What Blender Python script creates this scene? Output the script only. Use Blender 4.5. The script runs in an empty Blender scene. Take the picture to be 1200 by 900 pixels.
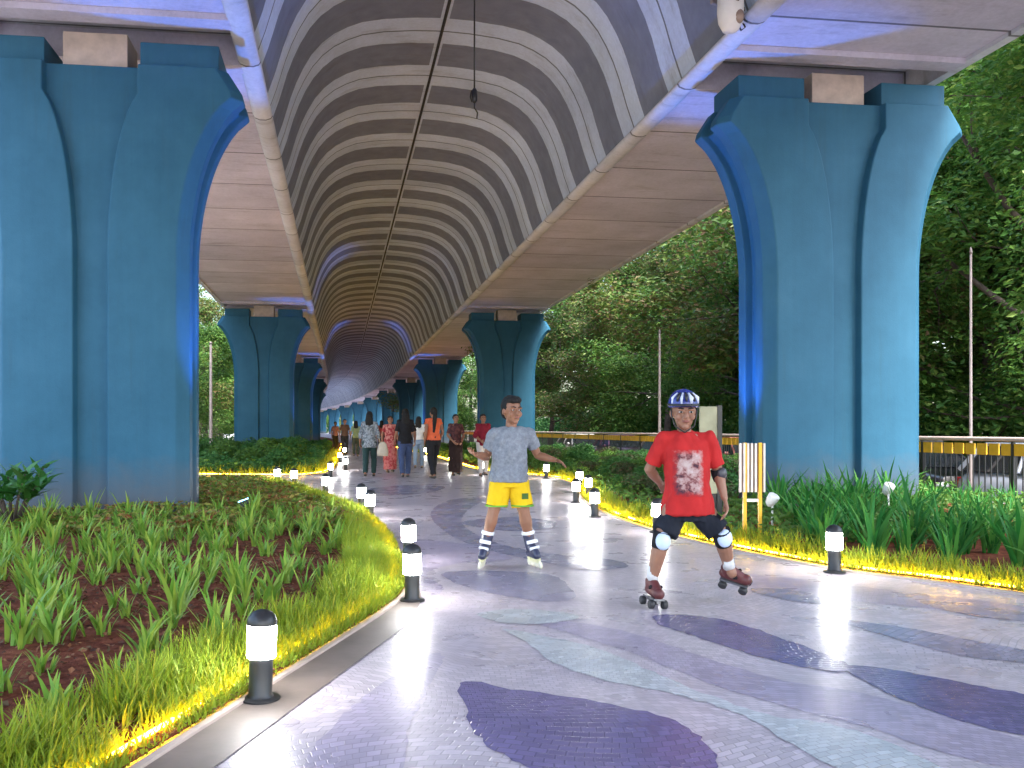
import bpy, bmesh, math, random
from mathutils import Vector, Matrix, noise
from mathutils.bvhtree import BVHTree
R = math.radians
rnd = random.Random(7)
scn = bpy.context.scene
COL = scn.collection

# ------------------------------------------------------------------ camera frame
F, CX, HY, CAMH, YAW = 1000.0, 525.0, 503.0, 1.2, R(7.2)
cS, sS = math.sin(YAW), math.cos(YAW)
def cam2w(xc, zc):                       # sideways / forward metres seen from the camera -> ground X, Y
    return (xc*sS + zc*cS, -xc*cS + zc*sS)
def G(px, py, z=0.0):                    # ground point seen at a place of the photograph
    zc = F*(CAMH-z)/(py-HY)
    x, y = cam2w((px-CX)*zc/F, zc)
    return Vector((x, y, z))
def P3(px, py, zc):
    x, y = cam2w((px-CX)*zc/F, zc)
    return Vector((x, y, CAMH-(py-HY)*zc/F))
def bend(y):                             # the viaduct swings left in the distance
    return -4.6e-4*(y-82)**2 if y > 82 else 0.0

# ------------------------------------------------------------------ objects
def tag(o, label=None, cat=None, group=None, kind=None):
    if label: o['label'] = label
    if cat: o['category'] = cat
    if group: o['group'] = group
    if kind: o['kind'] = kind
    return o
def empty(name, loc=(0, 0, 0), rz=0.0):
    o = bpy.data.objects.new(name, None); COL.objects.link(o)
    o.location = loc; o.rotation_euler = (0, 0, rz); o.empty_display_size = .1
    return o
def copy_tree(o, parent=None):
    c = o.copy(); COL.objects.link(c)
    if parent: c.parent = parent
    for ch in list(o.children): copy_tree(ch, c)
    return c

class MB:
    """collects verts and faces for ONE mesh"""
    def __init__(s): s.v = []; s.f = []; s.m = []; s.sm = []; s.uv = None
    def add(s, vs, fs, mi=0, smooth=False):
        b = len(s.v); s.v += [tuple(p) for p in vs]
        for f in fs:
            s.f.append([i+b for i in f]); s.m.append(mi); s.sm.append(smooth)
    def box(s, c, d, mi=0, rot=None):
        x, y, z = d[0]/2, d[1]/2, d[2]/2
        vs = [Vector((a*x, b*y, e*z)) for e in (-1, 1) for b in (-1, 1) for a in (-1, 1)]
        if rot is not None: vs = [rot @ p for p in vs]
        vs = [p+Vector(c) for p in vs]
        s.add(vs, [(0, 2, 3, 1), (4, 5, 7, 6), (0, 1, 5, 4), (2, 6, 7, 3), (0, 4, 6, 2), (1, 3, 7, 5)], mi)
    def tube(s, pts, rad, n=8, mi=0, cap=True, sx=1.0):
        pts = [Vector(p) for p in pts]
        if not hasattr(rad, '__len__'): rad = [rad]*len(pts)
        vs = []; fs = []; up = None
        for i, p in enumerate(pts):
            t = (pts[min(i+1, len(pts)-1)]-pts[max(i-1, 0)]).normalized()
            if up is None:
                up = Vector((0, 1, 0)) if abs(t.z) > .8 else Vector((0, 0, 1))
            a = up.cross(t)
            if a.length < 1e-5: a = Vector((1, 0, 0)).cross(t)
            a.normalize(); b = t.cross(a); up = b
            for k in range(n):
                q = 2*math.pi*k/n
                vs.append(p+a*math.cos(q)*rad[i]*sx+b*math.sin(q)*rad[i])
        for i in range(len(pts)-1):
            for k in range(n):
                fs.append((i*n+k, i*n+(k+1) % n, (i+1)*n+(k+1) % n, (i+1)*n+k))
        if cap:
            fs.append(tuple(range(n))[::-1]); fs.append(tuple((len(pts)-1)*n+k for k in range(n)))
        s.add(vs, fs, mi, True)
    def lathe(s, prof, n=20, mi=0, c=(0, 0, 0), rot=None):
        vs = []; fs = []
        for (r, z) in prof:
            for k in range(n):
                q = 2*math.pi*k/n
                p = Vector((r*math.cos(q), r*math.sin(q), z))
                if rot is not None: p = rot @ p
                vs.append(p+Vector(c))
        for i in range(len(prof)-1):
            for k in range(n):
                fs.append((i*n+k, i*n+(k+1) % n, (i+1)*n+(k+1) % n, (i+1)*n+k))
        fs.append(tuple(range(n))[::-1]); fs.append(tuple((len(prof)-1)*n+k for k in range(n)))
        s.add(vs, fs, mi, True)
    def ell(s, c, r, rot=None, nu=14, nv=9, mi=0):
        vs = []; fs = []
        for j in range(1, nv):
            b = math.pi*j/nv
            for i in range(nu):
                a = 2*math.pi*i/nu
                p = Vector((r[0]*math.sin(b)*math.cos(a), r[1]*math.sin(b)*math.sin(a), r[2]*math.cos(b)))
                vs.append((rot @ p if rot is not None else p)+Vector(c))
        t = Vector((0, 0, r[2])); t = rot @ t if rot is not None else t
        vs.append(Vector(c)+t); vs.append(Vector(c)-t)
        T = len(vs)-2
        for i in range(nu):
            fs.append((T, i, (i+1) % nu)); fs.append((T+1, (nv-2)*nu+(i+1) % nu, (nv-2)*nu+i))
        for j in range(nv-2):
            for i in range(nu):
                fs.append((j*nu+i, (j+1)*nu+i, (j+1)*nu+(i+1) % nu, j*nu+(i+1) % nu))
        s.add(vs, fs, mi, True)
    def cap(s, p0, r0, p1, r1, n=12, flat0=False, flat1=False):
        """tapered limb with round (or flat) ends"""
        p0, p1 = Vector(p0), Vector(p1); d = (p1-p0); L = d.length; d.normalize()
        pts = []; rs = []
        if not flat0:
            for a in (80, 55, 28): pts.append(p0-d*r0*math.sin(R(a))); rs.append(r0*math.cos(R(a)))
        pts.append(p0); rs.append(r0); pts.append((p0+p1)/2); rs.append((r0+r1)/2); pts.append(p1); rs.append(r1)
        if not flat1:
            for a in (28, 55, 80): pts.append(p1+d*r1*math.sin(R(a))); rs.append(r1*math.cos(R(a)))
        s.tube(pts, rs, n)
    def loft(s, rings, n=20, mi=0, e=2.0):
        """rings: (cx, cy, z, rx, ry) stacked, closed at both ends"""
        vs = []; fs = []
        for (x, y, z, rx, ry) in rings:
            for k in range(n):
                q = 2*math.pi*k/n; c_, s_ = math.cos(q), math.sin(q)
                vs.append((x+rx*math.copysign(abs(c_)**(2/e), c_), y+ry*math.copysign(abs(s_)**(2/e), s_), z))
        for i in range(len(rings)-1):
            for k in range(n):
                fs.append((i*n+k, i*n+(k+1) % n, (i+1)*n+(k+1) % n, (i+1)*n+k))
        fs.append(tuple(range(n))[::-1]); fs.append(tuple((len(rings)-1)*n+k for k in range(n)))
        s.add(vs, fs, mi, True)
    def mesh(s, name, mats):
        me = bpy.data.meshes.new(name)
        me.from_pydata(s.v, [], s.f)
        for m in (mats if isinstance(mats, (list, tuple)) else [mats]): me.materials.append(m)
        me.polygons.foreach_set('material_index', s.m)
        me.polygons.foreach_set('use_smooth', s.sm)
        if s.uv is not None:
            l = me.uv_layers.new(name='map')
            idx = [0]*len(me.loops); me.loops.foreach_get('vertex_index', idx)
            flat = []
            for i in idx: flat += s.uv[i]
            l.data.foreach_set('uv', flat)
        me.update()
        return me
    def build(s, name, mats, parent=None, loc=None, bevel=0.0, autosmooth=None):
        o = bpy.data.objects.new(name, s.mesh(name, mats)); COL.objects.link(o)
        if parent is not None: o.parent = parent
        if loc is not None: o.location = loc
        if bevel:
            b = o.modifiers.new('bevel', 'BEVEL'); b.width = bevel; b.segments = 2; b.limit_method = 'ANGLE'; b.angle_limit = R(35)
        if autosmooth: sharp(o.data, autosmooth)
        return o
def sharp(me, deg=40):
    bm = bmesh.new(); bm.from_mesh(me)
    for e in bm.edges:
        e.smooth = len(e.link_faces) == 2 and e.calc_face_angle(0) < R(deg)
    bm.to_mesh(me); bm.free()

def remeshed(mb, name, mat, voxel, parent, smooth=4, wrinkle=0.0, wscale=9.0):
    """one continuous skin grown over the shapes collected in mb"""
    tmp = bpy.data.objects.new('tmp', mb.mesh('tmp', mat)); COL.objects.link(tmp)
    m = tmp.modifiers.new('r', 'REMESH'); m.mode = 'VOXEL'; m.voxel_size = voxel; m.use_smooth_shade = True
    s = tmp.modifiers.new('s', 'SMOOTH'); s.factor = .5; s.iterations = smooth
    dg = bpy.context.evaluated_depsgraph_get(); dg.update()
    me = bpy.data.meshes.new_from_object(tmp.evaluated_get(dg))
    bpy.data.objects.remove(tmp)
    me.name = name
    if wrinkle:
        co = [(v.co.copy(), v.normal.copy()) for v in me.vertices]
        for v, (p, nn) in zip(me.vertices, co):
            q = Vector((p.x*wscale*1.3+parent.location.x*3, p.y*wscale*1.3, p.z*wscale*.8))
            w = noise.noise(q)+.6*noise.noise(q*2.3)
            v.co = p+nn*wrinkle*w
    for p in me.polygons: p.use_smooth = True
    o = bpy.data.objects.new(name, me); COL.objects.link(o); o.parent = parent
    return o

# ------------------------------------------------------------------ materials
def newmat(name):
    m = bpy.data.materials.new(name); m.use_nodes = True
    nt = m.node_tree; b = nt.nodes['Principled BSDF']
    return m, nt, b
def N(nt, t, **kw):
    n = nt.nodes.new(t)
    for k, v in kw.items(): setattr(n, k, v)
    return n
def ramp(nt, fac, stops):
    r = N(nt, 'ShaderNodeValToRGB'); e = r.color_ramp.elements
    while len(e) < len(stops): e.new(.5)
    for q, (p, c) in zip(e, stops):
        q.position = p; q.color = (*c, 1)
    nt.links.new(fac, r.inputs[0]); return r.outputs[0]
def mathn(nt, op, a, b=None, clamp=False):
    n = N(nt, 'ShaderNodeMath', operation=op); n.use_clamp = clamp
    for i, x in enumerate((a, b)):
        if x is None: continue
        if isinstance(x, (int, float)): n.inputs[i].default_value = x
        else: nt.links.new(x, n.inputs[i])
    return n.outputs[0]
def mixc(nt, fac, a, b, blend='MIX'):
    n = N(nt, 'ShaderNodeMix', data_type='RGBA', blend_type=blend)
    for s, x in ((n.inputs[0], fac), (n.inputs[6], a), (n.inputs[7], b)):
        if isinstance(x, (int, float)): s.default_value = x
        elif isinstance(x, tuple): s.default_value = (*x, 1)
        else: nt.links.new(x, s)
    return n.outputs[2]
def bump(nt, b, h, strength=.3, dist=.02):
    n = N(nt, 'ShaderNodeBump'); n.inputs['Strength'].default_value = strength; n.inputs['Distance'].default_value = dist
    nt.links.new(h, n.inputs['Height']); nt.links.new(n.outputs[0], b.inputs['Normal'])
def coords(nt, scale=(1, 1, 1), kind='Object'):
    t = N(nt, 'ShaderNodeTexCoord'); m = N(nt, 'ShaderNodeMapping'); m.inputs['Scale'].default_value = scale
    nt.links.new(t.outputs[kind], m.inputs['Vector']); return m.outputs[0]
def nz(nt, vec, scale, detail=4, rough=.55):
    n = N(nt, 'ShaderNodeTexNoise'); n.inputs['Scale'].default_value = scale
    n.inputs['Detail'].default_value = detail; n.inputs['Roughness'].default_value = rough
    if vec is not None: nt.links.new(vec, n.inputs['Vector'])
    return n.outputs[0]
def plain(name, c, rough=.5, metal=0.0, var=.15, scale=6.0, spec=.5, bmp=0.0):
    m, nt, b = newmat(name)
    f = nz(nt, coords(nt), scale)
    d = tuple(x*(1-var) for x in c); u = tuple(min(1, x*(1+var)) for x in c)
    nt.links.new(ramp(nt, f, [(.3, d), (.7, u)]), b.inputs['Base Color'])
    b.inputs['Roughness'].default_value = rough; b.inputs['Metallic'].default_value = metal
    b.inputs['Specular IOR Level'].default_value = spec
    if bmp: bump(nt, b, nz(nt, coords(nt), scale*6), bmp, .01)
    return m
def emit(name, c, s):
    m, nt, b = newmat(name)
    b.inputs['Base Color'].default_value = (.8, .8, .8, 1)
    b.inputs['Emission Color'].default_value = (*c, 1); b.inputs['Emission Strength'].default_value = s
    return m
def leafmat(name, cols, rough=.5, trans=.35, spec=.3):
    """cols: a ramp picked leaf by leaf; part of the light passes through"""
    m, nt, b = newmat(name)
    g = N(nt, 'ShaderNodeNewGeometry')
    c = ramp(nt, g.outputs['Random Per Island'], [(i/(len(cols)-1), k) for i, k in enumerate(cols)])
    nt.links.new(c, b.inputs['Base Color'])
    b.inputs['Roughness'].default_value = rough; b.inputs['Specular IOR Level'].default_value = spec
    t = N(nt, 'ShaderNodeBsdfTranslucent'); nt.links.new(c, t.inputs[0])
    mx = N(nt, 'ShaderNodeMixShader'); mx.inputs[0].default_value = trans
    nt.links.new(b.outputs[0], mx.inputs[1]); nt.links.new(t.outputs[0], mx.inputs[2])
    nt.links.new(mx.outputs[0], nt.nodes['Material Output'].inputs[0])
    return m

def concrete_mat(name, c, joint=0.0, stripes=None, rough=.8, blot=.25, phase=0.0):
    """uv.y runs along the viaduct in metres, uv.x across it"""
    m, nt, b = newmat(name)
    v = coords(nt)
    f1 = nz(nt, v, .7, 6, .65); f2 = nz(nt, v, 14, 5, .7)
    base = ramp(nt, f1, [(.25, tuple(x*(1-blot) for x in c)), (.75, tuple(x*(1+blot) for x in c))])
    base = mixc(nt, .25, base, ramp(nt, f2, [(.3, tuple(x*.6 for x in c)), (.7, tuple(x*1.3 for x in c))]))
    uv = N(nt, 'ShaderNodeUVMap', uv_map='map'); sx = N(nt, 'ShaderNodeSeparateXYZ'); nt.links.new(uv.outputs[0], sx.inputs[0])
    if stripes:
        per, dark = stripes
        w = mathn(nt, 'ADD', sx.outputs[1], mathn(nt, 'MULTIPLY', mathn(nt, 'SUBTRACT', nz(nt, v, 2.5, 3), .5), .05))
        p = mathn(nt, 'FRACT', mathn(nt, 'DIVIDE', mathn(nt, 'ADD', w, phase), per))
        a = mathn(nt, 'LESS_THAN', mathn(nt, 'ABSOLUTE', mathn(nt, 'SUBTRACT', p, .5)), .25)
        ax = mathn(nt, 'ABSOLUTE', sx.outputs[0])
        keep = mathn(nt, 'GREATER_THAN', ax, .09)
        a = mathn(nt, 'MULTIPLY', mathn(nt, 'MULTIPLY', a, keep), mathn(nt, 'ADD', .8, mathn(nt, 'MULTIPLY', nz(nt, v, 3, 5), .3)), True)
        base = mixc(nt, a, base, dark)
    if joint:
        p = mathn(nt, 'FRACT', mathn(nt, 'DIVIDE', mathn(nt, 'ADD', sx.outputs[1], phase+joint/2), joint))
        l = mathn(nt, 'LESS_THAN', mathn(nt, 'ABSOLUTE', mathn(nt, 'SUBTRACT', p, .5)), .011)
        base = mixc(nt, mathn(nt, 'MULTIPLY', l, .75), base, (.03, .027, .025))
    wn = N(nt, 'ShaderNodeTexWhiteNoise', noise_dimensions='1D')      # every precast segment its own tone, and leak stains
    nt.links.new(mathn(nt, 'FLOOR', mathn(nt, 'DIVIDE', mathn(nt, 'ADD', sx.outputs[1], phase), 2.25)), wn.inputs['W'])
    base = mixc(nt, .8, base, ramp(nt, wn.outputs[0], [(0, (.78, .78, .80)), (1, (1.12, 1.1, 1.06))]), 'MULTIPLY')
    st = nz(nt, coords(nt, (.5, 2.2, .5)), 1.3, 7, .7)
    base = mixc(nt, mathn(nt, 'MULTIPLY', mathn(nt, 'SUBTRACT', st, .55, True), 2.4, True), base, (.12, .105, .095))
    nt.links.new(base, b.inputs['Base Color'])
    b.inputs['Roughness'].default_value = rough; b.inputs['Specular IOR Level'].default_value = .25
    bump(nt, b, mathn(nt, 'ADD', f1, f2), .25, .02)
    return m

def paver_mat(name, c, rough=.29, amt=.16):
    """small glazed setts laid in wavering courses"""
    m, nt, b = newmat(name)
    v = coords(nt)
    n2 = N(nt, 'ShaderNodeTexNoise'); n2.inputs['Scale'].default_value = .55; n2.inputs['Detail'].default_value = 1
    nt.links.new(v, n2.inputs['Vector'])
    wv = N(nt, 'ShaderNodeVectorMath', operation='MULTIPLY_ADD'); nt.links.new(n2.outputs['Color'], wv.inputs[0])
    wv.inputs[1].default_value = (1.6, 1.6, 0); nt.links.new(v, wv.inputs[2])
    br = N(nt, 'ShaderNodeTexBrick'); nt.links.new(wv.outputs[0], br.inputs['Vector'])
    br.inputs['Scale'].default_value = 1.0
    br.inputs['Brick Width'].default_value = .052; br.inputs['Row Height'].default_value = .036
    br.inputs['Mortar Size'].default_value = .0028; br.inputs['Mortar Smooth'].default_value = .4
    lo = tuple(x*(1-amt) for x in c); hi = tuple(min(1, x*(1+amt)) for x in c)
    br.inputs['Color1'].default_value = (*lo, 1); br.inputs['Color2'].default_value = (*hi, 1)
    br.inputs['Mortar'].default_value = (*[x*.68 for x in c], 1)
    big = nz(nt, v, .9, 5, .65)
    base = mixc(nt, .8, br.outputs[0], ramp(nt, big, [(.3, (.74, .74, .78)), (.7, (1.12, 1.1, 1.08))]), 'MULTIPLY')
    nt.links.new(base, b.inputs['Base Color'])
    rr = N(nt, 'ShaderNodeMapRange'); nt.links.new(nz(nt, v, 2.2, 4), rr.inputs[0])
    rr.inputs[1].default_value = .3; rr.inputs[2].default_value = .7; rr.inputs[3].default_value = rough*.8; rr.inputs[4].default_value = rough*1.35
    nt.links.new(rr.outputs[0], b.inputs['Roughness'])
    h = mathn(nt, 'ADD', mathn(nt, 'MULTIPLY', br.outputs['Fac'], -1.0), mathn(nt, 'MULTIPLY', nz(nt, v, 16, 3), .5))
    bump(nt, b, h, .28, .006)
    return m

M = {}
M['pier'] = None
def pier_mat():
    m, nt, b = newmat('blue_pier_paint')
    v = coords(nt); f = nz(nt, v, .9, 6, .7)
    c = ramp(nt, f, [(.25, (.017, .088, .150)), (.55, (.026, .114, .190)), (.8, (.038, .134, .215))])
    vs = coords(nt, (9, 9, .35)); s = nz(nt, vs, 1.0, 4, .6)
    c = mixc(nt, .14, c, ramp(nt, s, [(.35, (.55, .6, .65)), (.62, (1.05, 1.05, 1.05))]), 'MULTIPLY')
    g = N(nt, 'ShaderNodeSeparateXYZ'); nt.links.new(v, g.inputs[0])        # soil splashed on the foot, patchy runs of grime
    sp = mathn(nt, 'SUBTRACT', mathn(nt, 'ADD', .62, mathn(nt, 'MULTIPLY', nz(nt, v, 3.5, 6, .7), .9)), mathn(nt, 'MULTIPLY', g.outputs[2], 1.25), True)
    c = mixc(nt, mathn(nt, 'MULTIPLY', sp, .62), c, (.13, .085, .06))
    gr = nz(nt, coords(nt, (4, 4, .22)), 1.0, 6, .7)
    c = mixc(nt, mathn(nt, 'MULTIPLY', mathn(nt, 'SUBTRACT', gr, .56, True), 2.2, True), c, (.030, .075, .10))
    nt.links.new(c, b.inputs['Base Color']); b.inputs['Roughness'].default_value = .62; b.inputs['Specular IOR Level'].default_value = .22
    bump(nt, b, nz(nt, v, 45, 4, .6), .18, .01)
    return m
M['pier'] = pier_mat()
M['vault'] = concrete_mat('striped_vault_concrete', (.50, .585, .73), joint=2.25, stripes=(2.25, (.165, .185, .245)), phase=.325)
M['soffit'] = concrete_mat('slab_concrete', (.52, .50, .60), joint=2.25, phase=.325)
M['edge'] = concrete_mat('edge_beam_concrete', (.56, .57, .62), joint=2.25, phase=.325)
M['key'] = plain('bare_concrete', (.50, .42, .36), .85)
M['seam'] = plain('seam_rubber', (.02, .02, .02), .8)
M['pave'] = paver_mat('mauve_setts', (.53, .475, .51))
M['pave_dark'] = paver_mat('violet_setts', (.165, .145, .285), .22)
M['pave_pale'] = paver_mat('pale_grey_setts', (.52, .55, .56), .25)
M['pave_mid'] = paver_mat('slate_setts', (.32, .30, .39), .24)
M['pave_lilac'] = paver_mat('lilac_setts', (.40, .355, .445))
M['band'] = plain('concrete_band', (.17, .135, .115), .55, var=.25, scale=3, bmp=.15)
M['kerb'] = plain('kerb_stone', (.44, .36, .31), .7)
def soil_mat():
    m, nt, b = newmat('red_soil'); v = coords(nt)
    f = nz(nt, v, 9, 7, .7)
    nt.links.new(ramp(nt, f, [(.3, (.06, .020, .013)), (.5, (.18, .056, .032)), (.72, (.30, .11, .06))]), b.inputs['Base Color'])
    b.inputs['Roughness'].default_value = .95; b.inputs['Specular IOR Level'].default_value = .1
    bump(nt, b, f, .9, .05); return m
M['soil'] = soil_mat()
M['litter'] = leafmat('dry_leaf', [(.18, .055, .03), (.09, .035, .02), (.30, .13, .06), (.05, .022, .015), (.22, .16, .07)], .8, .1)
M['black'] = plain('black_metal', (.018, .019, .021), .38, var=.2)
M['lamp'] = emit('lamp_glass', (1.0, .985, .955), 15.0)
M['led'] = emit('amber_strip', (1.0, .50, .02), 15.0)
M['asphalt'] = plain('asphalt', (.075, .075, .078), .9, var=.2, scale=20, bmp=.3)
M['bounce_pave'] = plain('bounce_pavement_concrete', (.40, .39, .37), .85, var=.2, scale=3)
M['verge'] = plain('verge_earth', (.07, .055, .035), .95, var=.3, scale=2)
M['grass'] = leafmat('border_grass', [(.18, .28, .02), (.28, .36, .022), (.22, .33, .03), (.40, .38, .03)], .55, .35)  # yellow-green blades, part of the strip's yellow glow put into their colour
M['tuft'] = leafmat('lily_leaf', [(.11, .27, .03), (.19, .36, .045), (.32, .42, .06), (.13, .31, .055)], .45, .3)
M['strap'] = leafmat('strap_leaf', [(.018, .12, .025), (.035, .20, .035), (.10, .28, .05), (.025, .15, .04)], .5, .3, .12)
M['cover'] = leafmat('cover_leaf', [(.08, .18, .025), (.16, .26, .03), (.24, .07, .03), (.12, .22, .035), (.27, .30, .05), (.30, .16, .05), (.07, .15, .025)], .5, .3)
M['shrub_a'] = leafmat('shrub_leaf', [(.03, .12, .03), (.05, .165, .036), (.085, .20, .045)], .5, .3)
M['shrub_b'] = leafmat('reddish_shrub_leaf', [(.05, .10, .03), (.10, .06, .035), (.05, .12, .04), (.13, .12, .06)], .5, .3)
M['shrub_c'] = leafmat('bright_shrub_leaf', [(.07, .17, .03), (.11, .21, .03), (.05, .14, .03)], .5, .3)
M['bigleaf'] = leafmat('broad_leaf', [(.03, .14, .03), (.06, .19, .04), (.09, .22, .06)], .4, .3)
M['tree_a'] = leafmat('tree_leaf', [(.036, .115, .022), (.062, .165, .028), (.12, .235, .036), (.05, .14, .026), (.19, .27, .055)], .5, .35)
M['tree_b'] = leafmat('tree_leaf_olive', [(.04, .115, .022), (.08, .16, .03), (.15, .215, .04), (.18, .11, .06), (.065, .14, .028)], .5, .35)
M['bark'] = plain('bark', (.075, .055, .045), .9, var=.4, scale=5, bmp=.6)
# ------------------------------------------------------------------ camera, light
cam = bpy.data.cameras.new('camera'); co = bpy.data.objects.new('camera', cam); COL.objects.link(co); scn.camera = co
co.location = (0, 0, CAMH); co.rotation_euler = (R(90), 0, -YAW)
cam.sensor_width = 36; cam.lens = F/1200*36; cam.shift_x = (600-CX)/1200; cam.shift_y = (HY-450)/1200
cam.clip_start = .05; cam.clip_end = 3000
w = bpy.data.worlds.new('World'); scn.world = w; w.use_nodes = True
sky = w.node_tree.nodes.new('ShaderNodeTexSky'); sky.sky_type = 'NISHITA'; sky.sun_disc = False
SUN_EL, SUN_AZ = R(56), R(158)            # azimuth clockwise from +Y
sky.sun_elevation = SUN_EL; sky.sun_rotation = SUN_AZ; sky.air_density = 1.2; sky.dust_density = 3.0
bg = w.node_tree.nodes['Background']; bg.inputs[1].default_value = .15
w.node_tree.links.new(sky.outputs[0], bg.inputs[0])
sl = bpy.data.lights.new('sun', 'SUN'); sl.energy = 1.8; sl.angle = R(22); sl.color = (1, .975, .93)
so = bpy.data.objects.new('sun', sl); COL.objects.link(so)
sd = Vector((math.cos(SUN_EL)*math.sin(SUN_AZ), math.cos(SUN_EL)*math.cos(SUN_AZ), math.sin(SUN_EL)))
so.rotation_euler = sd.to_track_quat('Z', 'Y').to_euler(); so.location = sd*60
scn.view_settings.view_transform = 'Standard'; scn.view_settings.look = 'None'
scn.view_settings.exposure = 2.7; scn.view_settings.gamma = 1
scn.view_settings.use_curve_mapping = False
scn.cycles.use_denoising = True
scn.cycles.max_bounces = 8; scn.cycles.diffuse_bounces = 5; scn.cycles.transparent_max_bounces = 4
scn.cycles.sample_clamp_indirect = 6

# ------------------------------------------------------------------ ground
b = MB(); b.add([(-500, -200, -.5), (500, -200, -.5), (500, 900, -.5), (-500, 900, -.5)], [(0, 1, 2, 3)])
tag(b.build('ground', M['verge']), kind='structure')
def strip(name, xl, xr, z, mat, y0=-44, y1=352, step=6, kerb=0):
    b = MB(); vs = []; fs = []; y = y0; k = 0
    while y <= y1:
        vs += [(xl+bend(y), y, z), (xr+bend(y), y, z)]
        if k: fs.append((2*k-2, 2*k-1, 2*k+1, 2*k))
        k += 1; y += step
    b.add(vs, fs)
    return b
tag(strip('road', 10.7, 18.5, -.492, 0).build('road', M['asphalt']), kind='structure')
tag(strip('road', -20, -9.0, -.492, 0).build('bounce_pavement', M['bounce_pave']), kind='structure')  # pale paving added here to bounce sunlight up onto the deck underside
# raised boulevard: setts with inlaid shapes, one sheet and its inlays
b = strip('path', -9.0, 10.7, 0, 0)
n0 = len(b.v)//2
for i in range(n0-1):                     # retaining faces down to the road
    for s in (0, 1):
        p, q = b.v[2*i+s], b.v[2*i+2+s]
        b.add([p, q, (q[0], q[1], -.5), (p[0], p[1], -.5)], [(0, 1, 2, 3)])
def catmull(pts, closed=True, k=6):
    n = len(pts); out = []
    rng = range(n) if closed else range(n-1)
    for i in rng:
        p = [pts[(i+d) % n] if closed else pts[min(max(i+d, 0), n-1)] for d in (-1, 0, 1, 2)]
        for j in range(k):
            t = j/k
            out.append(.5*((2*p[1])+(p[2]-p[0])*t+(2*p[0]-5*p[1]+4*p[2]-p[3])*t*t+(3*p[1]-p[0]-3*p[2]+p[3])*t**3))
    if not closed: out.append(pts[-1])
    return out
INLAY = [
 (4, [(606, 726), (660, 728), (740, 742), (830, 772), (920, 798), (1010, 812), (1100, 838), (1210, 872), (1300, 900), (1290, 930), (1200, 905), (1100, 880), (1000, 848), (920, 828), (830, 800), (740, 765), (660, 740)]),
 (4, [(350, 905), (390, 850), (450, 800), (500, 768), (520, 770), (505, 800), (480, 850), (470, 905), (460, 960), (340, 960)]),
 (4, [(860, 672), (960, 682), (1080, 696), (1210, 712), (1210, 722), (1080, 712), (960, 700), (880, 688)]),
 (4, [(420, 640), (480, 632), (560, 640), (600, 655), (540, 660), (500, 672), (520, 690), (490, 700), (470, 670)]),
 (1, [(540, 800), (600, 808), (700, 823), (780, 842), (825, 868), (842, 905), (850, 960), (760, 965), (690, 925), (630, 903), (580, 880), (552, 848)]),
 (1, [(768, 722), (815, 722), (862, 730), (920, 750), (975, 770), (1000, 786), (950, 784), (880, 767), (815, 746), (775, 733)]),
 (1, [(990, 781), (1050, 786), (1140, 803), (1210, 816), (1290, 838), (1300, 890), (1210, 866), (1150, 852), (1080, 829), (1020, 803)]),
 (3, [(985, 727), (1050, 734), (1125, 748), (1210, 763), (1290, 775), (1290, 795), (1200, 778), (1125, 768), (1050, 749)]),
 (2, [(590, 738), (630, 744), (700, 760), (765, 788), (825, 813), (900, 838), (960, 847), (1025, 864), (1110, 905), (1060, 925), (985, 902), (920, 868), (880, 843), (835, 827), (775, 811), (700, 796), (650, 777), (622, 757)]),
 (3, [(520, 672), (560, 669), (640, 673), (668, 688), (672, 702), (640, 705), (600, 700), (560, 692), (530, 682)]),
 (3, [(505, 600), (528, 586), (570, 583), (548, 598), (542, 614), (575, 634), (640, 648), (715, 656), (735, 664), (690, 668), (620, 656), (560, 641), (520, 622)]),
 (3, [(430, 574), (470, 569), (520, 570), (505, 577), (460, 580)]),
 (3, [(880, 690), (930, 692), (990, 705), (960, 708), (905, 700)]),
 (3, [(1080, 705), (1140, 708), (1215, 722), (1190, 728), (1120, 718)]),
 (2, [(560, 720), (610, 714), (680, 722), (640, 731), (590, 730)]),
 (3, [(540, 612), (600, 606), (650, 612), (640, 620), (590, 622)]),
]
for k, (mi, pts) in enumerate(INLAY):
    q0 = catmull([G(*p) for p in pts]); q = []; rr_ = random.Random(k)
    for i_, p_ in enumerate(q0):          # stepped along the setts
        n_ = q0[(i_+1) % len(q0)]; st = max(1, int((n_-p_).length/.05))
        for j_ in range(st): q.append(p_.lerp(n_, j_/st)+Vector((rr_.uniform(-.013, .013), rr_.uniform(-.013, .013), 0)))
    b.add([(p.x, p.y, {3: .0022, 4: .0016}.get(mi, .0028)+k*.00005) for p in q], [tuple(range(len(q)))], mi)
tag(b.build('path', [M['pave'], M['pave_dark'], M['pave_pale'], M['pave_mid'], M['pave_lilac']]), kind='structure')

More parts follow.
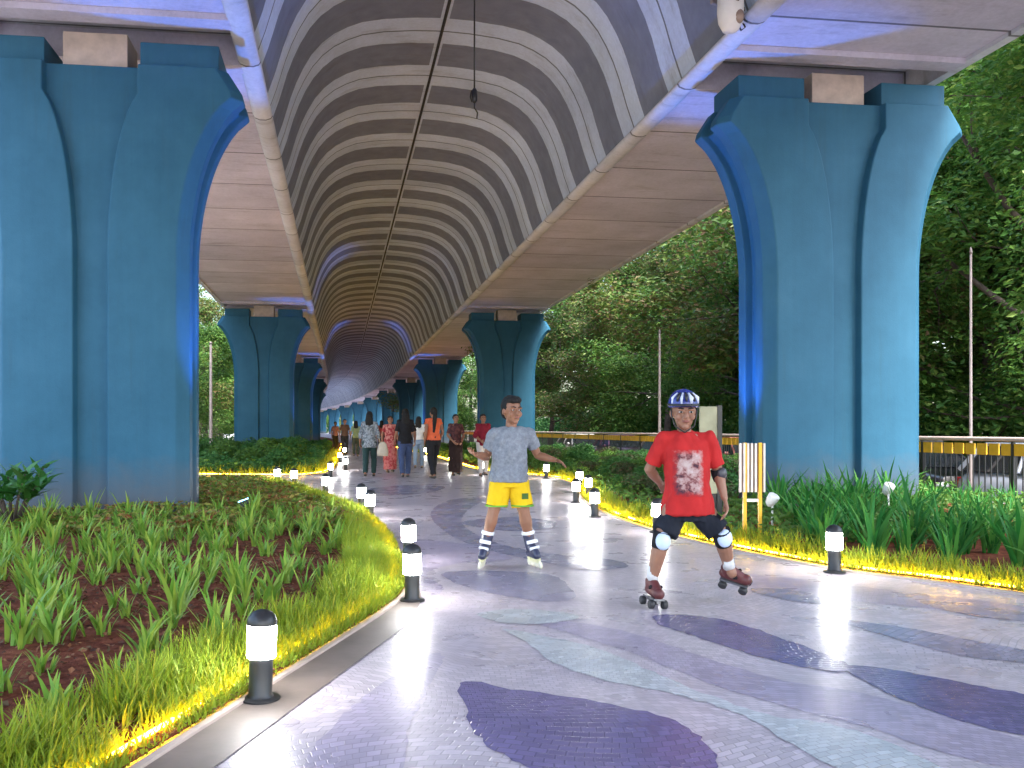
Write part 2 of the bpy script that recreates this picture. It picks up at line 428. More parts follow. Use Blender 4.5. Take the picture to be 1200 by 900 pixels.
# ------------------------------------------------------------------ planting beds
def C2(xc, zc): return Vector((*cam2w(xc, zc), 0))
L1 = [C2(-2.05, -.6), C2(-1.55, 1.2), C2(-1.27, 2.3)]+[G(*p) for p in [(160, 900), (300, 811), (400, 748), (455, 712), (474, 692), (474, 668), (464, 640), (448, 617), (425, 600), (395, 588), (365, 577), (335, 569), (300, 565)]]+[Vector((-4.9, 20.4, 0)), Vector((-8.6, 21, 0))]
L2 = [Vector((-8.6, 23.2, 0)), Vector((-5.6, 23.3, 0))]+[G(*p) for p in [(330, 557.5), (368, 556), (386, 552.5), (394, 547), (397, 540), (399, 533), (400.5, 526), (401, 521)]]+[Vector((-1.2, 110, 0)), Vector((-3.5, 140, 0))]
R1 = [C2(10.0, 2.9), C2(6.6, 4.6)]+[G(*p) for p in [(1270, 707), (1200, 697), (1090, 682), (980, 668), (860, 645), (800, 631), (757, 619), (722, 607), (698, 596), (683, 585), (677, 574), (668, 565), (640, 559), (600, 555.5), (565, 551.5), (540, 545), (512, 536), (480, 528), (455, 522)]]+[Vector((4.6, 95, 0)), Vector((3.0, 140, 0))]
edgeL1, edgeL2, edgeR1 = (catmull(e, False, 5) for e in (L1, L2, R1))
polyL1 = edgeL1+[Vector((-8.6, -3, 0)), Vector((-2.7, -3, 0))]
polyL2 = edgeL2+[Vector((-10.5, 140, 0)), Vector((-8.6, 82, 0))]
polyR1 = edgeR1+[Vector((9.0, 140, 0)), Vector((10.35, 82, 0)), Vector((10.35, 1, 0))]
def inside(poly, x, y):
    r = False; j = len(poly)-1
    for i in range(len(poly)):
        a, c = poly[i], poly[j]
        if (a.y > y) != (c.y > y) and x < (c.x-a.x)*(y-a.y)/(c.y-a.y)+a.x: r = not r
        j = i
    return r
def edist(edge, x, y):
    best = 1e9
    for i in range(len(edge)-1):
        a, c = edge[i], edge[i+1]; dx, dy = c.x-a.x, c.y-a.y; L = dx*dx+dy*dy
        t = max(0, min(1, ((x-a.x)*dx+(y-a.y)*dy)/L)) if L else 0
        d = math.hypot(a.x+t*dx-x, a.y+t*dy-y)
        if d < best: best = d
    return best
def nrm(edge, i):
    t = edge[min(i+1, len(edge)-1)]-edge[max(i-1, 0)]
    return Vector((-t.y, t.x, 0)).normalized()
SOIL = .03
def bed(poly, edge, side):
    b = MB(); n = len(poly)
    b.add([(p.x, p.y, SOIL) for p in poly], [tuple(range(n))])
    tag(b.build('soil', M['soil']), kind='structure')
    k = MB(); l = MB()
    prof = [(-.03, 0), (-.028, .016), (.0, .020), (.0, 0)]
    for i in range(len(edge)-1):
        na, nb = nrm(edge, i)*side, nrm(edge, i+1)*side
        for (d0, z0), (d1, z1) in zip(prof[:-1], prof[1:]):
            k.add([edge[i]+na*d0+Vector((0, 0, z0)), edge[i+1]+nb*d0+Vector((0, 0, z0)), edge[i+1]+nb*d1+Vector((0, 0, z1)), edge[i]+na*d1+Vector((0, 0, z1))], [(0, 1, 2, 3)])
    tag(k.build('kerb', M['kerb']), kind='structure')
    pts = [edge[i]+nrm(edge, i)*side*.10+Vector((0, 0, .034)) for i in range(len(edge)) if edge[i].y < 70 and edge[i].y > .5]
    l.tube(pts, .011, 6)
    return l
lL1 = bed(polyL1, edgeL1, 1)
lL2 = bed(polyL2, edgeL2, 1)
lR1 = bed(polyR1, edgeR1, -1)
LS = [(lL1, 'amber light strip along the kerb of the near bed on the left'), (lL2, 'amber light strip along the kerb of the farther bed on the left'), (lR1, 'amber light strip along the kerb of the bed on the right')]
for l, t in LS:
    tag(l.build('light_strip', M['led']), t, 'light strip', 'amber strips along the bed kerbs')
# plain concrete band beside the left kerb
b = MB(); vs = []; fs = []; q = [p for p in edgeL1 if p.y < 7.2]
for i, p in enumerate(q):
    nn = -nrm(edgeL1, i); wd = .05 if p.y > 6.6 else .30
    wd = .24*min(1, max(.08, (6.9-p.y)/1.6))
    vs += [p+nn*.031+Vector((0, 0, .005)), p+nn*(.03+wd)+Vector((0, 0, .005))]
    if i: fs.append((2*i-2, 2*i-1, 2*i+1, 2*i))
b.add(vs, fs); tag(b.build('kerb_band', M['band']), kind='structure')

# ------------------------------------------------------------------ viaduct deck
DC = 2.1
SOF = 6.8
PY = [12.1+26.4*i for i in range(11)]      # front faces of the piers
VP = [(-3.38, 6.8), (-3.22, 7.25), (-3.07, 7.75), (-2.96, 8.05), (-2.83, 8.33), (-2.66, 8.62), (-2.46, 8.86), (-2.22, 9.06), (-1.95, 9.21), (-1.65, 9.33), (-1.2, 9.42), (-.6, 9.48), (-.12, 9.5), (0, 9.5)]
VP = VP+[(-x, z) for x, z in VP[-2::-1]]
ys = []; y = -14.0
while y < 330: ys.append(y); y += 1.05 if y < 70 else 3.15
deck = empty('elevated_viaduct', (DC, 0, 0)); tag(deck, 'grey concrete metro viaduct with a striped arched vault between two flat slabs', 'viaduct')
def yaxis_loft(prof, us, mat, name, ylist=ys, parent=deck, smooth=True, zf=None, closed=False):
    b = MB(); n = len(prof); uv = []; vs = []; fs = []
    for y in ylist:
        for (x, z), u in zip(prof, us):
            vs.append((x+bend(y), y, z+(zf(y, z) if zf else 0))); uv.append((u, y))
    for i in range(len(ylist)-1):
        for k in range(n if closed else n-1):
            a, c = k, (k+1) % n
            fs.append((i*n+a, i*n+c, (i+1)*n+c, (i+1)*n+a))
    if closed:
        fs.append(tuple(range(n))); fs.append(tuple((len(ylist)-1)*n+k for k in range(n))[::-1])
    b.add(vs, fs, 0, smooth); b.uv = uv
    return b.build(name, mat, parent)
us = []; s = 0
for i, p in enumerate(VP):
    if i: s += math.dist(p, VP[i-1])
    us.append(s)
us = [u-s/2 for u in us]
yaxis_loft(VP, us, M['vault'], 'vault')
yaxis_loft([(x*1.06, z+.35) for x, z in VP], us, M['edge'], 'vault_crown')
yaxis_loft([(-.03, 9.49), (.03, 9.49), (.03, 9.47), (-.03, 9.47)][::-1], [0]*4, M['seam'], 'seam', closed=True, smooth=False)
# flat slabs, span by span: they stop at the piers and leave dark gaps over them
for sd_ in (-1, 1):
    spans = []; prev = -14.0
    for py in PY: spans.append((prev, py-.02)); prev = py+1.12
    spans.append((prev, 330))
    for (a, c) in spans:
        n = max(2, int((c-a)/3)+1); yl = [a+(c-a)*i/n for i in range(n+1)]
        x0, x1 = sorted((sd_*3.45, sd_*7.25))
        yaxis_loft([(x0, SOF), (x1, SOF), (x1, SOF+.35), (x0, SOF+.35)], [x0, x1, x1, x0], M['soffit'], 'slab', yl, closed=True, smooth=False)
        if a > -10:
            yaxis_loft([(x0, SOF-.09), (x1, SOF-.09), (x1, SOF-.003), (x0, SOF-.003)], [x0, x1, x1, x0], M['soffit'], 'end_lip', [a, a+.3], closed=True, smooth=False)
        yaxis_loft([(x0, SOF-.09), (x1, SOF-.09), (x1, SOF-.003), (x0, SOF-.003)], [x0, x1, x1, x0], M['soffit'], 'end_lip', [c-.3, c], closed=True, smooth=False)
    x0, x1 = sorted((sd_*3.5, sd_*7.25))
    yaxis_loft([(x0, SOF+.36), (x1, SOF+.36), (x1, SOF+.7), (x0, SOF+.7)], [x0, x1, x1, x0], M['edge'], 'track_bed', closed=True, smooth=False)
    xo = sd_*7.25
    x0, x1 = sorted((xo, xo+sd_*.16))
    yaxis_loft([(x0, SOF-.06), (x1, SOF-.06), (x1, SOF+1.7), (x0, SOF+1.7)], [0]*4, M['edge'], 'parapet', closed=True, smooth=False)
    # rounded beam along the foot of the vault
    pr = [(sd_*3.46+.17*math.cos(q*math.pi/5), SOF-.035+.085*math.sin(q*math.pi/5)) for q in range(10)]
    yaxis_loft(pr, [0]*10, M['edge'], 'edge_beam', closed=True)

# ------------------------------------------------------------------ piers
def pier_mesh():
    zs = [-.1, 1, 2, 3.0, 3.45]+[3.5+2.3*i/16 for i in range(17)]+[5.9, 6.2]
    def off(z):
        if z <= 3.5: return 0
        if z <= 5.8:
            u = (z-3.5)/2.3*.955
            return .74*(1-math.sqrt(1-u*u))/(1-math.sqrt(1-.955**2))
        return .74-.22*max(0, (z-5.86))/.34
    D, c, gd, rr, rd = .55, .16, .13, .15, .13
    b = MB(); rings = []
    for z in zs:
        o = off(z); W = 1.29+o; g = .2+.40*(min(1, o/.74) if z < 5.8 else 1)
        q = [(-W+c, -D), (-g-.025, -D), (-g, -D+gd), (g, -D+gd), (g+.025, -D), (W-c, -D), (W, -D+c), (W, -rr-.02), (W-rd, -rr), (W-rd, rr), (W, rr+.02), (W, D-c)]
        q += [(-x, -y) for x, y in q]
        rings.append([(x, y, z) for x, y in q])
    n = len(rings[0])
    vs = [p for r_ in rings for p in r_]; fs = []
    for i in range(len(rings)-1):
        for k in range(n): fs.append((i*n+k, i*n+(k+1) % n, (i+1)*n+(k+1) % n, (i+1)*n+k))
    fs.append(tuple(range(n))[::-1]); fs.append(tuple((len(rings)-1)*n+k for k in range(n)))
    b.add(vs, fs)
    return b
pier0 = empty('viaduct_pier', (0, 0, 0))
pier_mesh().build('shaft', M['pier'], pier0, bevel=.018)
for sx in (-1, 1):
    q = MB(); q.box((sx*1.16, 0, 6.375), (1.06, .86, .35)); q.build('bearing_block', M['pier'], pier0, bevel=.012)
q = MB(); q.box((0, 0, 6.45), (.86, .6, .5)); q.build('shear_key', M['key'], pier0, bevel=.01)
PL = ['nearest blue pier on the left with lily plants at its foot', 'second blue pier on the left with shrubs at its foot']
PR = ['nearest blue pier on the right above the strap-leaved plants', 'second blue pier on the right behind the boy in grey']
ORD = ['third', 'fourth', 'fifth', 'sixth', 'seventh', 'eighth', 'ninth', 'tenth', 'eleventh']
PL += [f'{o} blue flared pier in the left row counting from the camera' for o in ORD]
PR += [f'{o} blue flared pier in the right row counting from the camera' for o in ORD]
first = True
PIERS = []
for i, py in enumerate(PY):
    for X, lab in ((-3.37, PL[i]), (7.65, PR[i])):
        o = pier0 if first else copy_tree(pier0); first = False
        yc = py+.55
        o.location = (X+bend(yc), yc, 0)
        o.rotation_euler.z = math.atan(9.2e-4*(yc-82)) if yc > 82 else 0
        tag(o, lab, 'pier', 'blue piers carrying the viaduct'); PIERS.append((o.location.x, yc))
def in_pier(x, y, m=.0):
    return any(abs(x-a) < 1.3+m and abs(y-c) < .56+m for a, c in PIERS[:8])

# ------------------------------------------------------------------ lamps
bol0 = empty('bollard_light')
q = MB(); q.lathe([(.088, 0), (.088, .012), (.06, .018), (.052, .03), (.052, .185), (.058, .19)], 24); q.build('post', M['black'], bol0, autosmooth=40)
q = MB(); q.lathe([(.062, .191), (.0645, .2), (.0645, .327), (.062, .335)], 24); q.build('diffuser', M['lamp'], bol0, autosmooth=40)
q = MB(); q.lathe([(.067, .336), (.067, .35), (.06, .37), (.045, .388), (.02, .399), (.004, .402)], 24); q.build('cap', M['black'], bol0, autosmooth=50)
BOL = [(305, 820, 'nearest and largest glowing bollard light, on the left kerb band'),
 (483, 704, 'glowing bollard light at the tip of the left bed, the nearer of two in line'),
 (479.5, 659, 'glowing bollard light just behind the one at the tip of the left bed'),
 (433, 609, 'right one of two glowing bollards at the back edge of the left bed'),
 (424, 598, 'left one of two glowing bollards at the back edge of the left bed'),
 (381, 581, 'glowing bollard light between the two beds, in front of the pier shrubs'),
 (345, 571, 'glowing bollard light at the back of the left bed, before the second pier'),
 (325, 568.5, 'leftmost glowing bollard light at the back of the left bed'),
 (387, 559, 'nearest glowing bollard light at the corner of the farther left bed'),
 (405, 551, 'glowing bollard light beside the amber corner of the farther left bed'),
 (978, 671, 'glowing bollard light in front of the strap-leaved plants on the right'),
 (770, 624, 'glowing bollard light behind the knee of the boy in red'),
 (697, 606, 'nearest of the cluster of glowing bollards at the right bend of the path'),
 (675, 589, 'glowing bollard on the left of the cluster at the right bend'),
 (690, 583, 'glowing bollard in the middle of the cluster at the right bend'),
 (679, 573, 'rearmost glowing bollard of the cluster at the right bend'),
 (640, 561, 'glowing bollard light beside the right hand of the boy in grey'),
 (566, 557, 'glowing bollard light beside the left elbow of the boy in grey'),
 (398, 542, 'small far glowing bollard along the left bed'), (404, 534, 'small far glowing bollard along the left bed'), (402, 528, 'small far glowing bollard along the left bed'), (406, 523, 'small far glowing bollard along the left bed'),
 (528, 543, 'small far glowing bollard behind the walking women'), (498, 534, 'small far glowing bollard behind the walking women'), (470, 527, 'small far glowing bollard behind the walking women')]
for i, (px, py, lab) in enumerate(BOL):
    o = bol0 if i == 0 else copy_tree(bol0)
    o.location = G(px, py); o.rotation_euler = (R(1.3*math.sin(i*2.3)), R(1.3*math.cos(i*3.1)), i*.7)
    tag(o, lab, 'bollard light', 'bollard lights along the path')

# floodlights washing the piers in blue
flood0 = empty('floodlight')
M['flood_glass'] = emit('blue_floodlight_glass', (.12, .45, 1.0), 4)
q = MB(); q.box((0, 0, .03), (.16, .1, .02)); q.box((-.075, 0, .08), (.01, .05, .1)); q.box((.075, 0, .08), (.01, .05, .1)); q.build('bracket', M['black'], flood0)
rt = Matrix.Rotation(R(-20), 3, 'X')
q = MB(); q.box((0, 0, .13), (.14, .16, .07), rot=rt); q.build('housing', M['black'], flood0, bevel=.01)
q = MB(); q.box(Vector((0, 0, .13))+rt @ Vector((0, 0, .038)), (.12, .14, .006), rot=rt); q.build('glass', M['flood_glass'], flood0)
FL = [(-1.35, 12.35, 'blue floodlight at the inner corner of the nearest left pier', 0, 1), (5.85, 12.65, 'blue floodlight at the inner side of the nearest right pier', 1, 1),
      (-1.5, 39.0, 'blue floodlight at the inner side of the second left pier', 0, .8), (5.8, 39.0, 'blue floodlight at the inner side of the second right pier', 1, .8),
      (-1.5, 65.4, 'blue floodlight at the inner side of the third left pier', 0, 1), (5.8, 65.4, 'blue floodlight at the inner side of the third right pier', 1, 1)]
FO = [flood0]+[copy_tree(flood0) for _ in FL[1:]]
for i, (x, y, lab, s_, e) in enumerate(FL):
    o = FO[i]
    o.location = (x, y, SOIL); o.rotation_euler.z = R(90 if s_ == 0 else -90)
    tag(o, lab, 'floodlight', 'blue floodlights at the piers')
    L = bpy.data.lights.new('blue_beam', 'SPOT'); L.energy = 300*e; L.color = (.04, .24, 1.0); L.spot_size = R(44); L.spot_blend = .6; L.shadow_soft_size = .06
    lo = bpy.data.objects.new('blue_beam', L); COL.objects.link(lo); lo.parent = o
    lo.location = (0, 0, .2)
    tgt = Vector((x+(-.55 if s_ == 0 else .45), y+(.2 if i == 0 else 0), 6)) - Vector((x, y, .25))
    m = Matrix.Rotation(-o.rotation_euler.z, 3, 'Z')
    lo.rotation_euler = (m @ tgt).to_track_quat('-Z', 'Y').to_euler()
# white-headed spike lights standing among the strap plants
M['white'] = plain('white_paint', (.75, .74, .72), .4, var=.06)
sp0 = empty('garden_spike_light')
q = MB(); q.tube([(0, 0, 0), (0, 0, .34)], .012, 8); q.build('stem', M['white'], sp0)
q = MB(); q.lathe([(.02, -.10), (.05, -.07), (.062, -.02), (.066, .05), (.06, .055)], 18, rot=Matrix.Rotation(R(35), 3, 'X'), c=(0, 0, .38)); q.build('head', M['white'], sp0)
for i, (px, zc, py, lab) in enumerate(((1041, 10.6, 572, 'white garden spike light in front of the nearest right pier'), (905, 9.9, 585, 'white garden spike light beside the yellow stand'))):
    o = sp0 if i == 0 else copy_tree(sp0)
    p = P3(px, py, zc); o.location = (p.x, p.y, p.z-.38); o.rotation_euler.z = .4*i
    tag(o, lab, 'garden light', 'white garden spike lights')
# ------------------------------------------------------------------ leaves
def blade(b, base, h, wd, az, lean, curl, seg=4, tw=0.0):
    """one strap leaf: rises, leans out and droops"""
    d = Vector((math.cos(az), math.sin(az), 0)); s = Vector((-d.y, d.x, 0))
    vs = []; p = Vector(base); a = lean
    for i in range(seg+1):
        t = i/seg
        ww = wd*(1-t**2.2)*(.65+.7*min(t*3, 1)*.5)+.0008
        st = s*math.cos(tw*t)+d*math.sin(tw*t)*.5
        vs += [p-st*ww, p+st*ww]
        p = p+(d*math.sin(a)+Vector((0, 0, math.cos(a))))*h/seg
        a += curl/seg
    b.add(vs, [(2*i, 2*i+1, 2*i+3, 2*i+2) for i in range(seg)], 0, True)
def leaf(b, c, n, ln, wd, az):
    """small pointed leaf, folded along the midrib"""
    n = n.normalized(); t = Vector((math.cos(az), math.sin(az), 0)); u = (t-n*t.dot(n))
    if u.length < .05: u = Vector((0, 0, 1)).cross(n)
    u.normalize(); v = n.cross(u); k = n*ln*.12
    b.add([c-u*ln*.5, c-v*wd*.5+k, c+u*ln*.5, c+v*wd*.5+k], [(0, 1, 2), (0, 2, 3)])
def rv(r): return Vector((r.uniform(-1, 1), r.uniform(-1, 1), r.uniform(-1, 1)))

# border of fine grass behind the kerbs, lit by the strip
def border(edge, side, name, ymax, wid=.42, dens=1500, hmul=1.0):
    r = random.Random(hash(len(edge)) % 99+3); b = MB()
    for i in range(len(edge)-1):
        a, c = edge[i], edge[i+1]; L = (c-a).length
        mid = (a+c)/2; dist = math.hypot(mid.x, mid.y)
        if mid.y < 1.2 or mid.y > ymax: continue
        k = min(1, (7/dist)**1.4)
        n = nrm(edge, i)*side
        for _ in range(int(L*wid*dens*k)):
            d = .004+wid*r.random()**1.15
            p = a.lerp(c, r.random())+n*d
            nn = noise.noise(Vector((p.x*2.2, p.y*2.2, 0)))
            if nn < -.28 and r.random() < .75: continue
            h = (.06+.16*min(1, d/.3))*r.uniform(.5, 1.25)*(1+.5*nn)*hmul
            p.z = SOIL-.01
            blade(b, p, h, .0035*r.uniform(.7, 1.6)/math.sqrt(k), r.uniform(0, 6.28), r.uniform(.05, .7), r.uniform(.2, 1.2), 2)
    tag(b.build(name, M['grass']), 'fine yellow-green grass bordering the kerb', 'grass', kind='stuff')
border(edgeL1, 1, 'border_grass', 21, .5, 5200, .9)
border(edgeL1, 1, 'border_grass', 8, .17, 5200, .75)
border(edgeR1, -1, 'border_grass', 26, .42, 4000, .8)
border(edgeL2, 1, 'border_grass', 45, .5, 1500, 1.2)

# litter and crumbs of soil on the near bed
b = MB(); r = random.Random(5)
for _ in range(22000):
    x, y = r.uniform(-6, 0), r.uniform(1.5, 12)
    if not inside(polyL1, x, y) or in_pier(x, y): continue
    s = r.uniform(.008, .034); leaf(b, Vector((x, y, SOIL+.006+r.random()*.012)), Vector((0, 0, 1))+rv(r)*.6, s*1.5, s, r.uniform(0, 6.28))
for _ in range(2500):
    x, y = r.uniform(3, 10.3), r.uniform(4, 12)
    if not inside(polyR1, x, y) or in_pier(x, y): continue
    s = r.uniform(.015, .04); leaf(b, Vector((x, y, SOIL+.006+r.random()*.012)), Vector((0, 0, 1))+rv(r)*.6, s*1.5, s, r.uniform(0, 6.28))
tag(b.build('leaf_litter', M['litter']), 'dry reddish leaf litter on the soil of the beds', 'leaf litter', kind='stuff')

# lily tufts in rows on the near left bed
def tuft(seed, nb, h, wd, lean, curl):
    r = random.Random(seed); b = MB()
    for i in range(nb):
        az = i*2.4+r.uniform(-.4, .4)
        blade(b, (r.uniform(-.03, .03), r.uniform(-.03, .03), -.01), h*r.uniform(.55, 1.1), wd*r.uniform(.7, 1.2), az, r.uniform(.03, lean), r.uniform(.1, curl), 4, r.uniform(-.8, .8))
    for i in range(max(2, nb//4)):          # side shoots
        a = r.uniform(0, 6.28); q = Vector((math.cos(a)*.09, math.sin(a)*.09, -.01))
        for j in range(3): blade(b, q, h*r.uniform(.4, .75), wd*.8, a+r.uniform(-1, 1), r.uniform(.1, .5), r.uniform(.2, .9), 4)
    return b
tv = [tuft(s, 13+s % 5, .27+.04*(s % 3), .0155, .55, 1.15).mesh('lily_plant', M['tuft']) for s in range(6)]
r = random.Random(11); cnt = 0
y = 1.9
while y < 11.9:
    x = -7.2
    while x < .2:
        px, py_ = x+r.uniform(-.13, .13), y+r.uniform(-.12, .12)
        x += .36
        if not inside(polyL1, px, py_) or in_pier(px, py_, .12): continue
        if edist(edgeL1, px, py_) < .50: continue
        xc = px*sS-py_*cS; zc = px*cS+py_*sS
        if zc < 1.2 or xc/zc < -.58 or CAMH/zc*F+HY > 960: continue
        if noise.noise(Vector((px*.8, py_*.8, 3))) < -.38: continue
        o = bpy.data.objects.new('lily_plant', tv[r.randrange(6)]); COL.objects.link(o)
        o.location = (px, py_, SOIL); o.rotation_euler = (r.uniform(-.1, .1), r.uniform(-.1, .1), r.uniform(0, 6.28)); s_ = r.uniform(.55, 1.25); o.scale = (s_, s_, s_*r.uniform(.9, 1.15))
        tag(o, 'young upright lily plant in the red soil of the near left bed', 'lily plant', 'lily plants on the near left bed'); cnt += 1
    y += .36
print('lilies', cnt)
# strap-leaved plants on the right
tv = [tuft(40+s, 12+s % 4, .78+.06*(s % 3), .031, .62, 1.6).mesh('strap_leaf_plant', M['strap']) for s in range(6)]
r = random.Random(21); cnt = 0
y = 4.2
while y < 14.6:
    x = 3.2
    while x < 10.2:
        px, py_ = x+r.uniform(-.16, .16), y+r.uniform(-.16, .16)
        x += .50
        if not inside(polyR1, px, py_) or in_pier(px, py_, .1): continue
        if edist(edgeR1, px, py_) < .62: continue
        xc = px*sS-py_*cS; zc = px*cS+py_*sS; u = CX+F*xc/zc
        if u < 862 or u > 1330 or zc < 5: continue
        if u < 905 and zc > 9.0: continue
        o = bpy.data.objects.new('strap_leaf_plant', tv[r.randrange(6)]); COL.objects.link(o)
        o.location = (px, py_, SOIL); o.rotation_euler = (r.uniform(-.1, .1), r.uniform(-.1, .1), r.uniform(0, 6.28)); s_ = r.uniform(.68, .98)*(.62 if u > 1075 and zc > 8.6 else 1); o.scale = (s_,)*3
        tag(o, 'tall plant with arching green strap leaves around the nearest right pier', 'strap-leaved plant', 'strap-leaved plants on the right bed'); cnt += 1
    y += .50
print('straps', cnt)

# low mixed ground cover on the far part of the beds
def cover(name, poly, edge, box, n, hh, label, mat, size=.05, skip=0.25):
    r = random.Random(len(name)+n); b = MB(); k = 0
    while k < n:
        x, y = r.uniform(box[0], box[1]), box[2]+(box[3]-box[2])*r.random()**1.3
        k += 1
        if not inside(poly, x, y) or in_pier(x, y, .02): continue
        d = edist(edge, x, y) if y < 30 else 1
        if d < skip: continue
        q = noise.noise(Vector((x*1.5, y*1.5, 1.7)))+.5*noise.noise(Vector((x*4, y*4, 5)))
        top = hh*(.55+.75*max(-.4, q))*min(1, d/.5+.3)
        z = SOIL+top*(r.random()**.45)
        s = size*r.uniform(.6, 1.5)*max(1, math.hypot(x, y)/18)
        leaf(b, Vector((x, y, z)), Vector((0, -.2, .8))+rv(r)*.8, s*1.5, s*.8, r.uniform(0, 6.28))
    tag(b.build(name, mat), label, 'ground cover', kind='stuff')
cover('ground_cover', polyL1, edgeL1, (-6.5, .4, 9.8, 20.5), 42000, .20, 'low green and russet ground cover on the far part of the near left bed', M['cover'], .05)
cover('ground_cover', polyL2, edgeL2, (-8, -.6, 23, 60), 30000, .45, 'low leafy ground cover around the second left pier', M['shrub_a'], .06)
cover('ground_cover', polyR1, edgeR1, (2.2, 10.3, 8, 55), 48000, .34, 'low leafy ground cover on the right bed', M['shrub_c'], .055, .35)

# shrubs
def shrub_mesh(seed, n, rx, h, ls, mat):
    r = random.Random(seed); b = MB()
    lob = [(Vector((r.uniform(-.5, .5)*rx, r.uniform(-.5, .5)*rx, h*r.uniform(.3, .68))), r.uniform(.35, .6)*rx) for _ in range(7)]
    for _ in range(n):
        c, q = lob[r.randrange(7)]
        d = rv(r)
        if d.length > 1 or d.length < .05: continue
        d = d.normalized()*(d.length**.4)
        p = c+Vector((d.x*q, d.y*q, d.z*q*.85))
        if p.z < .03: continue
        leaf(b, p, d+Vector((0, 0, .4))+rv(r)*.6, ls*r.uniform(.8, 1.6), ls*.55*r.uniform(.7, 1.2), r.uniform(0, 6.28))
    f = b.mesh('shrub_leaves', mat)
    st = MB()
    for c, q in lob: st.tube([(0, 0, -.02), (c.x*.4, c.y*.4, c.z*.5), tuple(c)], [.015, .01, .004], 5)
    return f, st.mesh('shrub_stem', M['bark'])
SM = [(shrub_mesh(60+i, 1900, .55, .8, .085, M[('shrub_a', 'shrub_b', 'shrub_c')[i % 3]])) for i in range(6)]
def shrub(x, y, s, k, label, group, sz=1.0, z=SOIL):
    o = empty('shrub', (x, y, z), rnd.uniform(0, 6.28)); o.scale = (s, s, s*sz)
    for nme, me in zip(('foliage', 'stem'), SM[k]):
        c = bpy.data.objects.new(nme, me); COL.objects.link(c); c.parent = o
    tag(o, label, 'shrub', group)
r = random.Random(33); cnt = 0
y = 11.5
LAB = ['dark green bushy shrub in the planted bed on the right', 'reddish leafed bushy shrub in the planted bed on the right', 'bright green bushy shrub in the planted bed on the right']
while y < 46:
    x = 2.0
    while x < 10:
        px, py_ = x+r.uniform(-.3, .3), y+r.uniform(-.3, .3); x += .85 if y < 22 else 1.3
        if not inside(polyR1, px, py_) or in_pier(px, py_, .3) or edist(edgeR1, px, py_) < .75: continue
        xc = px*sS-py_*cS; zc = px*cS+py_*sS; u = CX+F*xc/zc
        if u > 868 and zc < 14: continue
        if u > 1100: continue
        k = r.choice((0, 0, 3, 1, 4, 2, 5)); dd = min(1, .5+edist(edgeR1, px, py_)*.22)
        shrub(px, py_, r.uniform(.7, 1.05)*dd, k, LAB[k % 3], LAB[k % 3].replace('shrub in', 'shrubs in'), r.uniform(.75, 1.0)); cnt += 1
    y += .9 if y < 22 else 1.5
for k in range(46):
    px, py_ = r.uniform(-8, -1.6), r.uniform(23.5, 44)
    if not inside(polyL2, px, py_) or in_pier(px, py_, .2) or edist(edgeL2, px, py_) < .6: continue
    kk = r.choice((0, 3, 2, 5)); shrub(px, py_, r.uniform(.8, 1.3), kk, ('dark' if kk % 3 == 0 else 'bright')+' green shrub around the foot of the second left pier', ('dark' if kk % 3 == 0 else 'bright')+' shrubs around the second left pier'); cnt += 1
print('shrubs', cnt)
# broad-leaved plant at the left border
o = empty('broad_leaf_plant', (*G(14, 622, SOIL).xy, SOIL)); r = random.Random(4)
b = MB(); st = MB()
for i in range(11):
    a = i*2.4+r.uniform(-.3, .3); ln = r.uniform(.25, .62); e = Vector((math.cos(a)*ln*.75, math.sin(a)*ln*.6, .22+ln*.62))
    st.tube([(0, 0, -.02), tuple(e*.5+Vector((0, 0, .06))), tuple(e)], [.018, .011, .006], 6)
    for j in range(13):
        t = .6+.4*j/12; p = e*t+Vector((0, 0, .06*(1-t)))
        blade(b, p, r.uniform(.16, .27), .034, j*2.4+r.uniform(-.3, .3), r.uniform(.5, 1.3), r.uniform(.2, 1.0), 4)
b.build('foliage', M['bigleaf'], o); st.build('stem', M['bark'], o)
o.scale = (1.35, 1.35, 1.25)
tag(o, 'broad-leaved plant at the left border before the nearest left pier', 'plant')

# ------------------------------------------------------------------ trees
def tree_meshes(seed, H, spread, nleaf, ls, mat, z0=.28):
    r = random.Random(seed); tr = MB(); lf = MB(); tips = []
    th = H*z0
    tr.tube([(0, 0, -.3), (.05, 0, th*.5), (r.uniform(-.3, .3), r.uniform(-.3, .3), th), (r.uniform(-.4, .4), r.uniform(-.4, .4), H*.75)], [.30, .24, .20, .07], 9)
    def limb(p, d, ln, rad, dep):
        q = [p]; dd = d.copy()
        for i in range(3):
            dd = (dd+rv(r)*.22+Vector((0, 0, .06))).normalized(); q.append(q[-1]+dd*ln/3)
        tr.tube(q, [rad, rad*.8, rad*.6, rad*.4], 6)
        tips.append(q[-1]); tips.append(q[2])
        if dep:
            for _ in range(3):
                limb(q[r.choice((2, 3))], (dd+rv(r)*.9).normalized(), ln*.6, rad*.5, dep-1)
    for i in range(9):
        a = i*2.4+r.uniform(-.4, .4); z = th+(H*.72-th)*i/8
        up = .15+.8*i/8
        limb(Vector((0, 0, z)), Vector((math.cos(a), math.sin(a), up)).normalized(), spread*(.62-.22*i/8)*r.uniform(.8, 1.1), .10, 2)
    per = nleaf//len(tips)
    for c in tips:
        R_ = r.uniform(.55, 1.0)*spread*.19
        for _ in range(per):
            d = rv(r)
            if d.length > 1: d *= .6
            p = c+Vector((d.x*R_, d.y*R_, d.z*R_*.6))
            leaf(lf, p, Vector((0, 0, 1))+d*.9+rv(r)*.7, ls*r.uniform(.7, 1.5), ls*.6*r.uniform(.7, 1.2), r.uniform(0, 6.28))
    return lf.mesh('tree_crown', mat), tr.mesh('tree_trunk', M['bark'])
